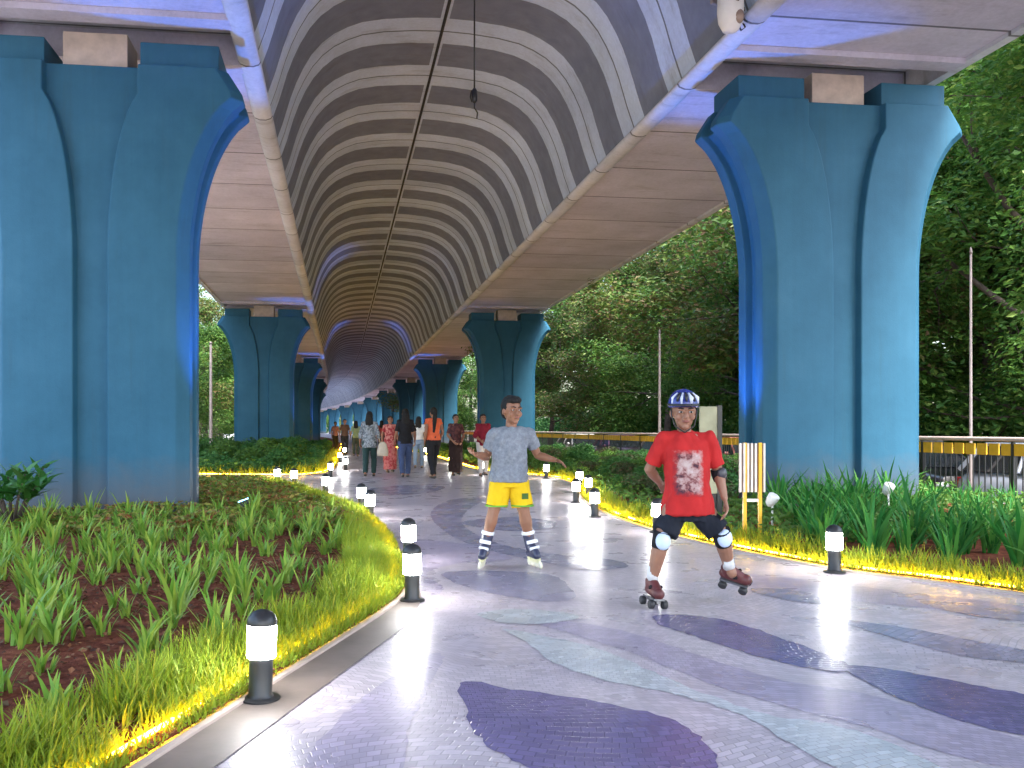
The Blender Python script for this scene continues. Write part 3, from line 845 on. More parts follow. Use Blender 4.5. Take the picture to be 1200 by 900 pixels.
TM = [tree_meshes(101, 11, 8.5, 80000, .15, M['tree_a'], .22), tree_meshes(102, 12, 9.0, 46000, .21, M['tree_b'], .24),
      tree_meshes(103, 10, 8.0, 46000, .19, M['tree_a'], .2), tree_meshes(104, 13, 9.5, 56000, .19, M['tree_b'], .3)]
TREES = [(15.6, 17.2, 0, .88, 1.2), (21.5, 25.5, 3, 1.1, .3), (20.0, 18.5, 2, 1.0, 2.5), (18.5, 27.5, 1, .95, 4.0), (18.3, 36.0, 0, .9, 5.0), (22.5, 27, 1, 1.15, .7),
  (25.5, 36, 2, 1.2, 1.9), (18.2, 46, 3, .85, .2), (25, 47, 0, 1.15, 3.3), (18, 57, 1, .9, 4.4), (24.5, 60, 2, 1.2, 5.5), (17.5, 70, 0, .95, 1.0), (22, 76, 3, 1.1, 2.2), (17, 86, 2, 1, 3.6),
  (24, 40, 3, 1.3, 5), (27, 30, 1, 1.45, 1), (23, 52, 0, 1.4, 2), (24, 66, 3, 1.4, .3), (31, 42, 0, 1.6, 4), (28, 20, 2, 1.35, 4.9), (30, 34, 3, 1.25, .4), (29, 50, 0, 1.4, 2.8), (30, 68, 1, 1.3, 1.4), (16, 104, 3, 1.1, .9), (25, 98, 0, 1.3, 3.0),
  (-15.5, 26, 2, 1.1, 1), (-16.2, 38, 1, 1.0, 3), (-26, 50, 0, 1.6, 1), (-12, 66, 2, .9, 4), (-12.5, 78, 0, .9, 2), (-13, 92, 3, .95, 1), (-14.5, 107, 2, 1.1, 5), (-19, 125, 0, 1.4, 3), (-20, 33, 0, 1.3, 2), (-15.5, 44, 0, 1.0, .5), (-16, 33, 2, .9, 1.5), (-17, 55, 1, 1.1, 2.4), (-15.8, 60, 3, 1, 4.2), (-22, 42, 3, 1.2, 3.5), (-14.5, 80, 2, 1, .1), (-20, 72, 0, 1.2, 5.1), (-24, 95, 1, 1.4, 2.9), (-17, 112, 2, 1.2, 4.4), (-30, 285, 1, 1.7, 4.4), (-12, 300, 2, 1.8, 3), (8, 250, 0, 1.6, 1), (-42, 240, 3, 1.6, 2), (-2, 340, 1, 2, 5), (22, 150, 2, 1.4, 2), (18, 190, 3, 1.4, .5), (-28, 150, 0, 1.4, .2), (-34, 190, 2, 1.5, .9), (36, 19, 3, 1.4, .5), (36, 28, 0, 1.3, 1.7)]
TL = {0: ('full green street tree with a low crown beside the road', ), 1: ('olive green street tree with browning leaves beside the road', ), 2: ('low bushy green street tree beside the road', ), 3: ('tall olive green street tree with a high crown beside the road', )}
for i, (x, y, k, s, rz) in enumerate(TREES):
    o = empty('street_tree', (x, y, -.5), rz); o.scale = (s, s, s*(1+.12*math.sin(i*1.7)))
    for nme, me in zip(('crown', 'trunk'), TM[k]):
        c = bpy.data.objects.new(nme, me); COL.objects.link(c); c.parent = o
    side = 'right' if x > 0 else 'left'
    near = {0: 'nearest full green street tree, beyond the nearest right pier and its railing', 1: 'tall olive tree standing behind the nearest tree at the right border'}.get(i)
    lab = near or TL[k][0].replace('the road', f'the {side} road')
    tag(o, lab, 'tree', f'street trees {("full green", "olive browning", "low bushy", "tall olive")[k]} along the {side} road')
# low dark undergrowth under the street trees
r = random.Random(8); b = MB()
for _ in range(60000):
    x, y = r.uniform(19.5, 30), 2+110*r.random()**1.6
    h = 3.0+1.6*noise.noise(Vector((x*.4, y*.4, 0)))
    leaf(b, Vector((x+bend(y), y, -.5+h*r.random())), Vector((-.6, -.3, .5))+rv(r)*.8, .3, .2, r.uniform(0, 6.28))
for _ in range(12000):
    x, y = r.uniform(-28, -20.5), 8+100*r.random()**1.6
    h = 1.8+1.0*noise.noise(Vector((x*.4, y*.4, 0)))
    leaf(b, Vector((x+bend(y), y, -.5+h*r.random())), Vector((.6, -.3, .5))+rv(r)*.8, .35, .22, r.uniform(0, 6.28))
for _ in range(9000):
    x, y = r.uniform(-60, 30), r.uniform(346, 352)
    leaf(b, Vector((x, y, -.5+14*r.random())), Vector((0, -.6, .5))+rv(r)*.8, 1.2, .8, r.uniform(0, 6.28))
tag(b.build('undergrowth', M['shrub_a']), 'dark leafy undergrowth along the far sides of the roads', 'undergrowth', kind='stuff')

# ------------------------------------------------------------------ street side
M['yellow'] = plain('yellow_paint', (.72, .40, .02), .45, var=.12)
M['pinkish'] = plain('weathered_rail', (.50, .40, .36), .6)
M['steel'] = plain('painted_steel', (.22, .19, .185), .5)
fence = empty('street_railing', (10.5, 0, 0)); tag(fence, 'yellow and black metal railing along the kerb of the right road', 'railing')
y0, y1 = 8.0, 92.0; n = int((y1-y0)/1.05)
def fx(y): return bend(y)
q = MB(); q.tube([(fx(y), y, 1.04) for y in [y0+(y1-y0)*i/30 for i in range(31)]], .035, 8); q.build('top_rail', M['pinkish'], fence)
q = MB(); q.tube([(fx(y), y, .06) for y in [y0+(y1-y0)*i/30 for i in range(31)]], .025, 8); q.build('bottom_rail', M['black'], fence)
q = MB()
for i in range(n*8):
    y = y0+(i+.5)*(y1-y0)/(n*8)
    if y > 45 and i % 2: continue
    q.box((fx(y), y, .43), (.016, .016, .70))
q.build('bars', M['black'], fence)
q = MB()
for i in range(n*4):
    y = y0+(i+.5)*(y1-y0)/(n*4)
    q.box((fx(y), y, .875), (.03, .21, .19))
q.build('yellow_plates', M['yellow'], fence, bevel=.01)
for i in range(0, n+1, 2):
    y = y0+i*(y1-y0)/n
    q = MB(); q.box((fx(y), y, .50), (.045, .05, 1.0)); q.build('railing_post', M['black'], fence)
# plain poles
def pole(x, y, h, rad, label, z=0, arm=0):
    o = empty('street_pole', (x, y, z)); q = MB(); q.lathe([(rad*1.8, 0), (rad*1.8, .25), (rad*1.1, .3), (rad*.7, h)], 12); q.build('mast', M['steel'], o)
    q = MB(); q.lathe([(rad*.9, h), (rad*1.1, h+.03), (rad*.5, h+.1), (.002, h+.12)], 12); q.build('finial', M['steel'], o)
    tag(o, label, 'street pole', 'street poles along the road')
p = P3(773, 505, 30); pole(p.x, p.y, 4.6, .05, 'slim pale street pole behind the boy in red', 0, .5)
p = P3(1147, 515, 15.2); pole(11.05, p.y-.1, 4.3, .026, 'slim pinkish street pole behind the railing at the right border', 0, .5)
p = P3(247, 520, 40); pole(p.x, p.y, 5.2, .08, 'slim pale street pole left of the second left pier', 0, -.6)

# yellow stand with the slatted board
o = empty('slatted_stand', (*G(881, 638, .0).xy, 0), -YAW*0+R(-6)); M['slat_w'] = plain('pale_slat', (.62, .58, .54), .5); M['slat_b'] = plain('brown_slat', (.20, .13, .11), .55)
for sx in (-.075, .085):
    q = MB(); q.box((sx, 0, .53), (.035, .035, 1.06)); q.build('post', M['yellow'], o, bevel=.004)
q = MB(); q.box((0.005, 0, .46), (.13, .02, .03)); q.build('crossbar', M['white'], o)
q = MB(); q.box((.0, .012, .80), (.26, .02, .50)); q.build('back_board', M['slat_b'], o)
for i in range(6):
    q = MB(); q.box((-.125+.04*i+(.05 if i == 5 else 0), -.012, .80), (.021, .022, .51)); q.build('slat', M['slat_w'], o, bevel=.003)
tag(o, 'yellow stand with a pale slatted board in front of the nearest right pier', 'stand')
# information totem behind the boy in red
M['olive'] = plain('olive_panel', (.30, .30, .20), .5, var=.2)
p = P3(833, 530, 10.3); o = empty('information_totem', (p.x, p.y, 0), R(-14))
q = MB(); q.box((-.03, 0, .95), (.21, .05, 1.05)); q.build('panel', M['olive'], o, bevel=.006)
q = MB(); q.box((.10, .01, .74), (.055, .09, 1.5)); q.box((-.03, .02, .3), (.2, .05, .25)); q.build('frame', M['black'], o, bevel=.006)
tag(o, 'olive information totem with a dark frame behind the boy in red', 'totem')

# security camera under the edge beam and the hanging cable
p = P3(856, 14, 11.3); o = empty('security_camera', tuple(p), R(20))
q = MB(); q.lathe([(.03, -.28), (.10, -.25), (.155, -.14), (.17, 0), (.17, .16), (.14, .24), (.06, .27)], 22); q.build('housing', M['white'], o)
q = MB(); q.box((0, .12, .28), (.12, .3, .05)); q.box((0, .25, .30), (.2, .05, .2)); q.build('bracket', M['steel'], o, bevel=.01)
q = MB(); q.ell((.02, -.11, -.1), (.085, .08, .1)); q.build('lens_dome', plain('smoked_dome', (.30, .22, .18), .15), o)
q = MB(); q.box((-.05, -.172, .08), (.05, .01, .03)); q.build('sensor', M['black'], o)
q = MB(); q.tube([(.26+.07*math.sin(i*.9)+.02*i*.3, .1+.05*math.cos(i*.9), .22-.02*i+.05*math.sin(i*1.7)) for i in range(16)]+[(.2, .2, .3)], .012, 6); q.build('cable_loop', M['black'], o)
tag(o, 'white security camera under the right foot of the vault', 'camera')
p = P3(556, 132, 14.0); o = empty('hanging_cable', tuple(p))
q = MB(); q.tube([(0, 0, .30), (.0, 0, 1.5), (.005, .0, 3.58)], .014, 6); q.build('cable', M['black'], o)
q = MB(); q.lathe([(.02, .16), (.045, .19), (.05, .27), (.045, .36), (.02, .40)], 10); q.build('connector', M['black'], o)
q = MB(); q.tube([(0, 0, .18), (.0, 0, .08), (.05, 0, .0), (.04, 0, -.1)], .012, 6); q.tube([(-.05, 0, .36), (-.07, 0, .25), (-.04, 0, .17)], .011, 6); q.build('loose_end', M['black'], o)
tag(o, 'black cable with a connector hanging from the middle of the vault', 'cable')

# ------------------------------------------------------------------ cars
M['glass'] = plain('car_glass', (.02, .025, .03), .06, var=.05, spec=.8)
M['tyre'] = plain('tyre_rubber', (.02, .02, .02), .8)
M['rim'] = plain('wheel_rim', (.45, .45, .47), .3, .8)
M['red_lens'] = plain('tail_lens', (.35, .02, .02), .2)
M['clear_lens'] = plain('head_lens', (.7, .72, .75), .15)
def car(x, y, z, rz, paint, label, hatch=True):
    o = empty('parked_car', (x, y, z), rz); tag(o, label, 'car', 'cars parked along the right road')
    pm = newmat('car_paint')[0]; b_ = pm.node_tree.nodes['Principled BSDF']; b_.inputs['Base Color'].default_value = (*paint, 1); b_.inputs['Roughness'].default_value = .3; b_.inputs['Coat Weight'].default_value = .7
    # stations along the length (y), widths and heights: lower body then greenhouse
    prof = [(-1.98, .30, .62, .62), (-1.90, .25, .80, .70), (-1.4, .2, .86, .80), (-.9, .2, .93, .83), (0, .2, .95, .84), (.9, .2, .96, .84), (1.6, .22, .95, .80), (1.86, .3, .86, .74), (1.93, .36, .75, .68)]
    q = MB(); vs = []; fs = []; n = 10
    for (yy, zl, zh, hw) in prof:
        for (ax, az) in ((-.86, 0), (-1, .18), (-1.0, .55), (-.95, .85), (-.8, 1), (.8, 1), (.95, .85), (1.0, .55), (1, .18), (.86, 0)):
            vs.append((ax*hw, yy, zl+(zh-zl)*az))
    for i in range(len(prof)-1):
        for k in range(n): fs.append((i*n+k, i*n+(k+1) % n, (i+1)*n+(k+1) % n, (i+1)*n+k))
    fs.append(tuple(range(n))); fs.append(tuple((len(prof)-1)*n+k for k in range(n)))
    q.add(vs, fs, 0, True); q.build('body', pm, o, bevel=.0, autosmooth=42)
    back = 1.75 if hatch else 1.35
    g = MB(); g.add([(-.76, -1.0, .93), (.76, -1.0, .93), (.78, back, .95), (-.78, back, .95), (-.56, -.28, 1.40), (.56, -.28, 1.40), (.58, back-.35, 1.42), (-.58, back-.35, 1.42)], [(0, 1, 5, 4), (1, 2, 6, 5), (2, 3, 7, 6), (3, 0, 4, 7), (4, 5, 6, 7)])
    g.build('windows', M['glass'], o, bevel=.03)
    rf = MB(); rf.box((0, (back-.63)/2, 1.425), (1.18, back-.1, .06)); 
    for sx in (-1, 1):
        rf.tube([(sx*.765, -1.0, .94), (sx*.575, -.28, 1.41)], .032, 6); rf.tube([(sx*.775, .45, .95), (sx*.6, .45, 1.41)], .035, 6); rf.tube([(sx*.785, back, .95), (sx*.59, back-.35, 1.42)], .05, 6)
    rf.build('roof', pm, o, bevel=.02)
    for sx in (-1, 1):
        for yy in (-1.25, 1.2):
            rt = Matrix.Rotation(R(90), 3, 'Y')
            wv = empty('wheel', (sx*.76, yy, .29)); wv.parent = o
            q = MB(); q.lathe([(.19, -.09), (.27, -.095), (.29, -.06), (.29, .06), (.27, .095), (.19, .09)], 22, rot=rt); q.build('tyre', M['tyre'], wv)
            q = MB(); q.lathe([(.05, -.1), (.19, -.085), (.19, .085), (.05, .1)], 12, rot=rt); q.build('rim', M['rim'], wv)
        q = MB(); q.ell((sx*.60, -1.90, .62), (.15, .08, .08)); q.build('headlight', M['clear_lens'], o)
        q = MB(); q.box((sx*.66, 1.89, .72), (.14, .08, .2)); q.build('tail_light', M['red_lens'], o, bevel=.02)
        q = MB(); q.ell((sx*.90, -.75, .98), (.09, .05, .07)); q.build('mirror', pm, o)
    q = MB(); q.box((0, -1.97, .38), (1.2, .06, .14)); q.box((0, 1.94, .42), (1.2, .06, .14)); q.build('bumper', M['black'], o, bevel=.02)
CARS = [(12.0, 12.5, 0, (.42, .47, .56), 'silver blue car behind the railing at the right border'), (11.95, 16.7, 0.0, (.012, .012, .014), 'black car behind the railing beside the nearest right pier'),
        (12.1, 29.5, 0, (.5, .5, .52), 'pale silver car parked far behind the shrubs on the right'), (12.1, 36, 0, (.16, .06, .12), 'plum coloured car parked far behind the shrubs on the right'), (12.1, 42, 0, (.55, .55, .54), 'white car parked farthest along the right railing'), (12.0, 24.2, 0, (.20, .05, .04), 'maroon car parked behind the totem')]
for i, (x, y, rz, c, l) in enumerate(CARS): car(x, y, -.49, rz+R(1.5*(-1)**i), c, l, i % 2 == 0)
# ------------------------------------------------------------------ people
V = Vector
def skinmat(name, c):
    m = plain(name, c, .5, var=.1, scale=14); b_ = m.node_tree.nodes['Principled BSDF']
    b_.inputs['Subsurface Weight'].default_value = .08; b_.inputs['Subsurface Radius'].default_value = (.02, .008, .004); return m
SK = [skinmat('skin_light_brown', (.25, .115, .066)), skinmat('skin_brown', (.27, .13, .08))]
def cloth(name, c, var=.12, scale=10, b_=.25, rough=.85): return plain(name, c, rough, var=var, scale=scale, spec=.2, bmp=b_)
M['hair'] = plain('black_hair', (.0035, .003, .003), .8, var=.4, scale=30, bmp=.4)
M['eye_white'] = plain('eye_white', (.42, .40, .38), .3, var=.02)
M['pupil'] = plain('eye_pupil', (.015, .01, .008), .1)
M['lip'] = plain('lip', (.30, .11, .09), .5)

def hand(b, w, d, pn, side, s=1.0, curl=.35):
    """palm and five fingers; d = direction of the fingers, pn = where the palm faces, side = where the thumb sits"""
    d = d.normalized(); pn = (pn-d*pn.dot(d)).normalized(); sd = d.cross(pn)*side
    L = .072*s
    for k in (-1, 0, 1): b.cap(w+sd*k*.014*s, .014*s, w+d*L+sd*k*.021*s, .0125*s, 8)
    for k, ln in zip((-1.5, -.5, .5, 1.5), (.056, .068, .074, .066)):
        p = w+d*L*.96+sd*k*.0165*s; a = d+sd*k*.07; r_ = .0085*s; seg = ln*s/2.4; c_ = curl
        for j in range(3):
            q = p+(a*math.cos(c_)+pn*math.sin(c_)).normalized()*seg
            b.cap(p, r_, q, r_*.9, 7); p = q; r_ *= .9; c_ += curl*.9
    p = w+d*.018*s+sd*.026*s; a = (d*.65+sd*.75+pn*.25).normalized()
    q = p+a*.034*s; b.cap(p, .012*s, q, .0098*s, 8); b.cap(q, .0098*s, q+(d*.85+sd*.3+pn*.3).normalized()*.03*s, .0085*s, 8)

def head_shapes(b, c, rx, ry, rz, rot):
    b.ell(c+rot @ V((0, .012, rz*.16)), (rx, ry, rz*.86), rot)
    b.ell(c+rot @ V((0, -ry*.22, -rz*.42)), (rx*.74, ry*.70, rz*.56), rot)            # jaw
    b.ell(c+rot @ V((0, -ry*.60, -rz*.82)), (rx*.34, ry*.26, rz*.17), rot)            # chin
    b.cap(c+rot @ V((0, -ry*.94, rz*.05)), rx*.10, c+rot @ V((0, -ry*1.16, -rz*.24)), rx*.17, 8)   # nose
    for k in (-1, 1):
        b.ell(c+rot @ V((k*rx*.13, -ry*1.04, -rz*.27)), (rx*.13, rx*.12, rx*.10), rot)
        b.ell(c+rot @ V((k*rx*1.0, ry*.10, -rz*.10)), (rx*.13, ry*.20, rz*.24), rot)  # ears
        b.ell(c+rot @ V((k*rx*.46, -ry*.80, rz*.16)), (rx*.34, ry*.13, rz*.09), rot)  # brow ridge
        b.ell(c+rot @ V((k*rx*.52, -ry*.66, -rz*.26)), (rx*.30, ry*.24, rz*.22), rot) # cheeks
    b.ell(c+rot @ V((0, -ry*.93, -rz*.50)), (rx*.30, ry*.10, rz*.08), rot)
def face_parts(o, c, rx, ry, rz, rot):
    for k in (-1, 1):
        q = MB(); p = c+rot @ V((k*rx*.42, -ry*.87, rz*.02)); q.ell(p, (rx*.17, ry*.06, rz*.055), rot); e = q.build('eye', M['eye_white'], o)
        q = MB(); q.ell(p+rot @ V((rx*.02, -ry*.055, 0)), (rx*.09, ry*.03, rz*.055), rot); q.build('pupil', M['pupil'], e)
        q = MB(); q.tube([c+rot @ V((k*rx*.17, -ry*.96, rz*.20)), c+rot @ V((k*rx*.45, -ry*.94, rz*.245)), c+rot @ V((k*rx*.70, -ry*.77, rz*.19))], [.004, .0052, .003], 6); q.build('eyebrow', M['hair'], o)
    q = MB(); q.tube([c+rot @ V((-rx*.30, -ry*.94, -rz*.50)), c+rot @ V((0, -ry*1.04, -rz*.49)), c+rot @ V((rx*.30, -ry*.94, -rz*.50))], [.003, .0072, .003], 7); q.build('mouth', M['lip'], o)

def limb3(b, p0, p1, p2, r0, r1, r2, bulge=1.08, n=12):
    m = (p0+p1)/2; b.cap(p0, r0, m, (r0+r1)/2*bulge, n); b.cap(m, (r0+r1)/2*bulge, p1, r1, n)
    t = p1+(p2-p1)*.32; b.cap(p1, r1, t, r1*1.02*bulge, n); b.cap(t, r1*1.02*bulge, p2, r2, n)
def put_print(o, target, name, mat, cx, cz, w_, h_, nx=14, nz_=16, off=.0035, front=-1):
    """flat motif laid on the cloth"""
    me = target.data; bv = BVHTree.FromPolygons([v.co for v in me.vertices], [p.vertices for p in me.polygons])
    vs = []
    for j in range(nz_+1):
        for i in range(nx+1):
            x, z = cx+w_*(i/nx-.5), cz+h_*(j/nz_-.5)
            hit = bv.ray_cast(V((x, front*2, z)), V((0, -front, 0)))
            vs.append((hit[0]+V((0, front*off, 0))) if hit[0] else V((x, front*.1, z)))
    fs = [(j*(nx+1)+i, j*(nx+1)+i+1, (j+1)*(nx+1)+i+1, (j+1)*(nx+1)+i) for j in range(nz_) for i in range(nx)]
    b = MB(); b.add(vs, fs, 0, True); return b.build(name, mat, o)

VX = .0048
# ---- boy in grey on inline skates
base = cam2w((597-CX)*7.4/F, 7.4)
boy = empty('person', (*base, 0), -R(4)); tag(boy, 'boy in a grey T-shirt and yellow shorts standing on inline skates with arms spread', 'person')
an = [V((-.195, .01, .25)), V((.175, .01, .25))]; kn = [V((-.145, -.02, .475)), V((.125, -.02, .475))]; hp = [V((-.078, .01, .765)), V((.082, .01, .765))]
sh = [V((-.138, .01, 1.155)), V((.168, .01, 1.155))]; el = [V((-.185, .10, .955)), V((.262, .09, .97))]; wr = [V((-.300, -.085, .985)), V((.385, -.06, .935))]
hc = V((.020, -.005, 1.362)); hr = (.078, .092, .122); hrot = Matrix.Rotation(R(24), 3, 'Z')
b = MB(); head_shapes(b, hc, *hr, hrot); b.cap(V((.015, .015, 1.18)), .052, V((.02, .012, 1.30)), .046)
b.loft([(0, .01, .70, .125, .085), (.0, .01, .80, .128, .085), (.005, .01, .92, .118, .078), (.01, .01, 1.05, .135, .085), (.015, .012, 1.14, .145, .08), (.015, .015, 1.20, .085, .06)])
for i in (0, 1):
    limb3(b, hp[i], kn[i], an[i], .076, .050, .034)
    b.cap(an[i], .036, an[i]+V((0, .0, -.05)), .036)
    limb3(b, sh[i], el[i], wr[i], .042, .034, .0225)
    d = (wr[i]-el[i]).normalized()
    hand(b, wr[i]+d*.012, (d+V((0, -.15, .1 if i == 0 else -.05))), V((0, -.4, .8)) if i == 0 else V((0, -.5, -.6)), -1 if i == 0 else -1, .92, .22)
remeshed(b, 'body', SK[0], VX, boy, 3); face_parts(boy, hc, *hr, hrot)
h = MB(); h.ell(hc+hrot @ V((0, .020, .040)), (.086, .094, .096), hrot); h.ell(hc+hrot @ V((0, -.030, .088)), (.072, .066, .040), hrot); h.ell(hc+hrot @ V((.0, .055, -.01)), (.077, .055, .075), hrot)
hh = remeshed(h, 'hair', M['hair'], .006, boy, 2, .004, 40)
bm = bmesh.new(); bm.from_mesh(hh.data)   # hairline: free the face below the fringe
inv = hrot.transposed()
kill = [v for v in bm.verts if (lambda q: q.y < -.030 and q.z < .058)(inv @ (v.co-hc))]
bmesh.ops.delete(bm, geom=kill, context='VERTS'); bm.to_mesh(hh.data); bm.free()
GT = newmat('grey_marl_jersey')[0]
def marl(m, c0, c1, sc, st):
    nt = m.node_tree; b_ = nt.nodes['Principled BSDF']; v = coords(nt); f = nz(nt, v, sc, 6, .75)
    nt.links.new(ramp(nt, f, st), b_.inputs['Base Color']); b_.inputs['Roughness'].default_value = .9; b_.inputs['Specular IOR Level'].default_value = .15
    bump(nt, b_, nz(nt, v, 22, 4), .3, .01)
marl(GT, 0, 0, 26, [(.3, (.13, .145, .175)), (.5, (.185, .205, .24)), (.7, (.26, .285, .32))])
s = MB()
s.loft([(-.005, .01, .745, .172, .128), (-.003, .01, .80, .166, .124), (0, .01, .90, .148, .108), (.008, .008, 1.03, .152, .108), (.015, .01, 1.10, .160, .102), (.015, .012, 1.155, .150, .086), (.015, .012, 1.190, .105, .072), (.017, .014, 1.215, .066, .060)], 28, e=2.3)
for i in (0, 1):
    d = el[i]-sh[i]; s.cap(sh[i]+V((.028*(1 if i == 0 else -1), 0, .0)), .052, sh[i]+V((0, 0, .004)), .054, 14); s.cap(sh[i]+V((0, 0, .004)), .054, sh[i]+d*.62, .059, 14, flat1=True)
for i in (0, 1): s.cap(V((.015+(-.035 if i == 0 else .035), .012, 1.188)), .040, sh[i]+V((0, 0, .0)), .053, 12)
shirt = remeshed(s, 'shirt', GT, .0065, boy, 7, .013, 9)
q = MB(); pts = [(.017+.068*math.cos(a*math.pi/10), .008+.058*math.sin(a*math.pi/10), 1.210-.022*max(0, -math.sin(a*math.pi/10))) for a in range(21)]; q.tube(pts, .009, 8, cap=False); q.build('neckband', cloth('rose_neckband', (.42, .30, .32)), shirt)
YS = cloth('yellow_shorts_cloth', (.66, .44, .012), .08)
s = MB(); s.loft([(0, .01, .70, .158, .110), (0, .01, .76, .152, .108), (0, .01, .80, .135, .095)], 26, e=2.3)
for i in (0, 1):
    k = -1 if i == 0 else 1
    s.cap(V((k*.073, .01, .745)), .093, V((k*.112, -.005, .535)), .093, 18, flat1=True)
shorts = remeshed(s, 'shorts', YS, .0065, boy, 3, .009, 11)
GR = cloth('green_trim', (.16, .40, .05), .1)
for i in (0, 1):
    k = -1 if i == 0 else 1; q = MB()
    q.tube([(k*.112+.0935*math.cos(a*math.pi/9), -.005+.0935*math.sin(a*math.pi/9), .540) for a in range(19)], .0075, 6, cap=False); q.build('hem_trim', GR, shorts)
q = put_print(boy, shorts, 'shorts_emblem', cloth('dark_green_print', (.06, .12, .03)), .125, .625, .06, .05, 6, 6)
SB = plain('navy_skate_shell', (.03, .035, .075), .35); SW = plain('white_skate_strap', (.72, .74, .78), .4); SF = plain('pale_yellow_frame', (.70, .68, .40), .4); SWH = plain('pale_wheel', (.72, .70, .55), .5)
for i in (0, 1):
    k = -1 if i == 0 else 1
    sk = empty('inline_skate', tuple(an[i]+V((0, 0, .008)))); sk.parent = boy
    sk.rotation_euler = (0, R(-10*k), R(16*k))
    q = MB(); q.cap((0, .012, .05), .052, (0, .005, -.09), .046, 12, flat0=True); q.cap((0, .045, -.135), .040, (0, -.10, -.145), .037, 12); q.cap((0, -.02, -.08), .040, (0, -.09, -.125), .034, 12)
    remeshed(q, 'boot', SB, .006, sk, 3)
    q = MB(); q.loft([(0, .010, .030, .056, .060), (0, .010, .062, .056, .060)], 20); q.box((0, -.048, -.03), (.10, .02, .03)); q.box((0, -.075, -.085), (.085, .03, .022), rot=Matrix.Rotation(R(-35), 3, 'X')); q.build('buckle_strap', SW, sk, bevel=.004)
    q = MB(); q.box((0, -.03, -.192), (.022, .22, .035)); q.box((0, .035, -.178), (.05, .06, .012)); q.box((0, -.09, -.178), (.05, .06, .012)); q.build('frame', SF, sk, bevel=.003)
    for yy in (-.135, -.065, .005, .075):
        q = MB(); q.lathe([(.012, -.012), (.030, -.010), (.036, 0), (.030, .010), (.012, .012)], 18, rot=Matrix.Rotation(R(90), 3, 'Y'), c=(0, yy, -.222)); q.build('wheel', SWH, sk)
    q = MB(); q.loft([(0, 0, .04, .038, .040), (0, 0, .085, .037, .039)], 16); q.build('sock', cloth('white_sock', (.62, .62, .62)), sk)

# ---- boy in red with helmet and quad skates
base = cam2w((800-CX)*5.8/F, 5.8)
boy2 = empty('person', (*base, 0), -R(6)); tag(boy2, 'boy in a red T-shirt and blue helmet roller skating with one foot out', 'person')
an = [V((-.205, .0, .185)), V((.352, .10, .245))]; kn = [V((-.155, -.03, .45)), V((.268, -.01, .465))]; hp = [V((-.045, .01, .70)), V((.115, .01, .70))]
sh = [V((-.125, .01, 1.125)), V((.180, .01, 1.125))]; el = [V((-.205, .09, .925)), V((.252, .03, .91))]; wr = [V((-.10, .20, .82)), V((.272, -.04, .735))]
hc = V((.0, -.02, 1.318)); hr = (.080, .094, .118); hrot = Matrix.Rotation(R(-6), 3, 'Z') @ Matrix.Rotation(R(4), 3, 'X')
b = MB(); head_shapes(b, hc, *hr, hrot); b.cap(V((.02, .015, 1.14)), .050, V((.005, .0, 1.25)), .045)
b.loft([(.045, .01, .63, .13, .085), (.04, .01, .75, .125, .085), (.03, .01, .88, .12, .078), (.025, .01, 1.02, .135, .085), (.025, .012, 1.11, .14, .08), (.022, .015, 1.17, .08, .06)])
for i in (0, 1):
    limb3(b, hp[i], kn[i], an[i], .076, .050, .034)
    limb3(b, sh[i], el[i], wr[i], .042, .034, .0225)
    d = (wr[i]-el[i]).normalized()
    hand(b, wr[i]+d*.012, d, V((-.8, .2, 0)) if i == 1 else V((0, 1, .1)), 1 if i == 1 else 1, .95, .38)
b.cap(an[0], .036, an[0]+V((0, 0, -.045)), .036); b.cap(an[1], .036, an[1]+V((.02, -.01, -.04)), .036)
remeshed(b, 'body', SK[1], VX, boy2, 3); face_parts(boy2, hc, *hr, hrot)
# helmet: shell with vents, white flashes, straps
HB = plain('blue_helmet_shell', (.02, .035, .22), .25, var=.2); HW = plain('white_helmet_flash', (.62, .68, .80), .3)
hm = empty('helmet', (0, 0, 0)); hm.parent = boy2
h = MB(); h.ell(hc+hrot @ V((0, .015, .045)), (.102, .122, .112), hrot, 20, 14)
sh_ = remeshed(h, 'shell', HB, .006, hm, 2)
bm = bmesh.new(); bm.from_mesh(sh_.data); inv = hrot.transposed()
bmesh.ops.delete(bm, geom=[v for v in bm.verts if (lambda q: q.z < .028+.10*max(0, -q.y-.02)*.9)(inv @ (v.co-hc))], context='VERTS'); bm.to_mesh(sh_.data); bm.free()
so_ = sh_.modifiers.new('t', 'SOLIDIFY'); so_.thickness = .014; so_.offset = -1
def on_shell(a, e, o_=0.003):
    p = V((math.sin(a)*math.cos(e)*(.102+o_), -math.cos(a)*math.cos(e)*(.122+o_), math.sin(e)*(.112+o_))); return hc+hrot @ (V((0, .015, .045))+p)
for a in (-.62, 0, .62):
    q = MB(); q.tube([on_shell(a*1.0, .25), on_shell(a*.95, .55), on_shell(a*.8, .85)], [.006, .012, .006], 8); q.build('vent', M['black'], hm)
for a in (-.32, .34, 1.0, -1.0):
    q = MB(); q.tube([on_shell(a, .12, 0), on_shell(a*1.05, .45, .001), on_shell(a*.8, .85, 0)], [.005, .017 if a > 0 else .010, .006], 8); q.build('flash', HW, hm)
q = MB(); q.tube([on_shell(.16*i, .03, -.002) for i in range(-9, 10)], .009, 8); q.build('brim', M['black'], hm)
for k in (-1, 1):
    q = MB(); q.tube([hc+hrot @ V((k*.088, -.01, .05)), hc+hrot @ V((k*.082, -.02, -.03)), hc+hrot @ V((k*.062, -.045, -.095)), hc+hrot @ V((0, -.058, -.136))], .0048, 6); q.build('chin_strap', M['black'], hm)
RT = cloth('red_jersey', (.42, .022, .022), .12)
s = MB()
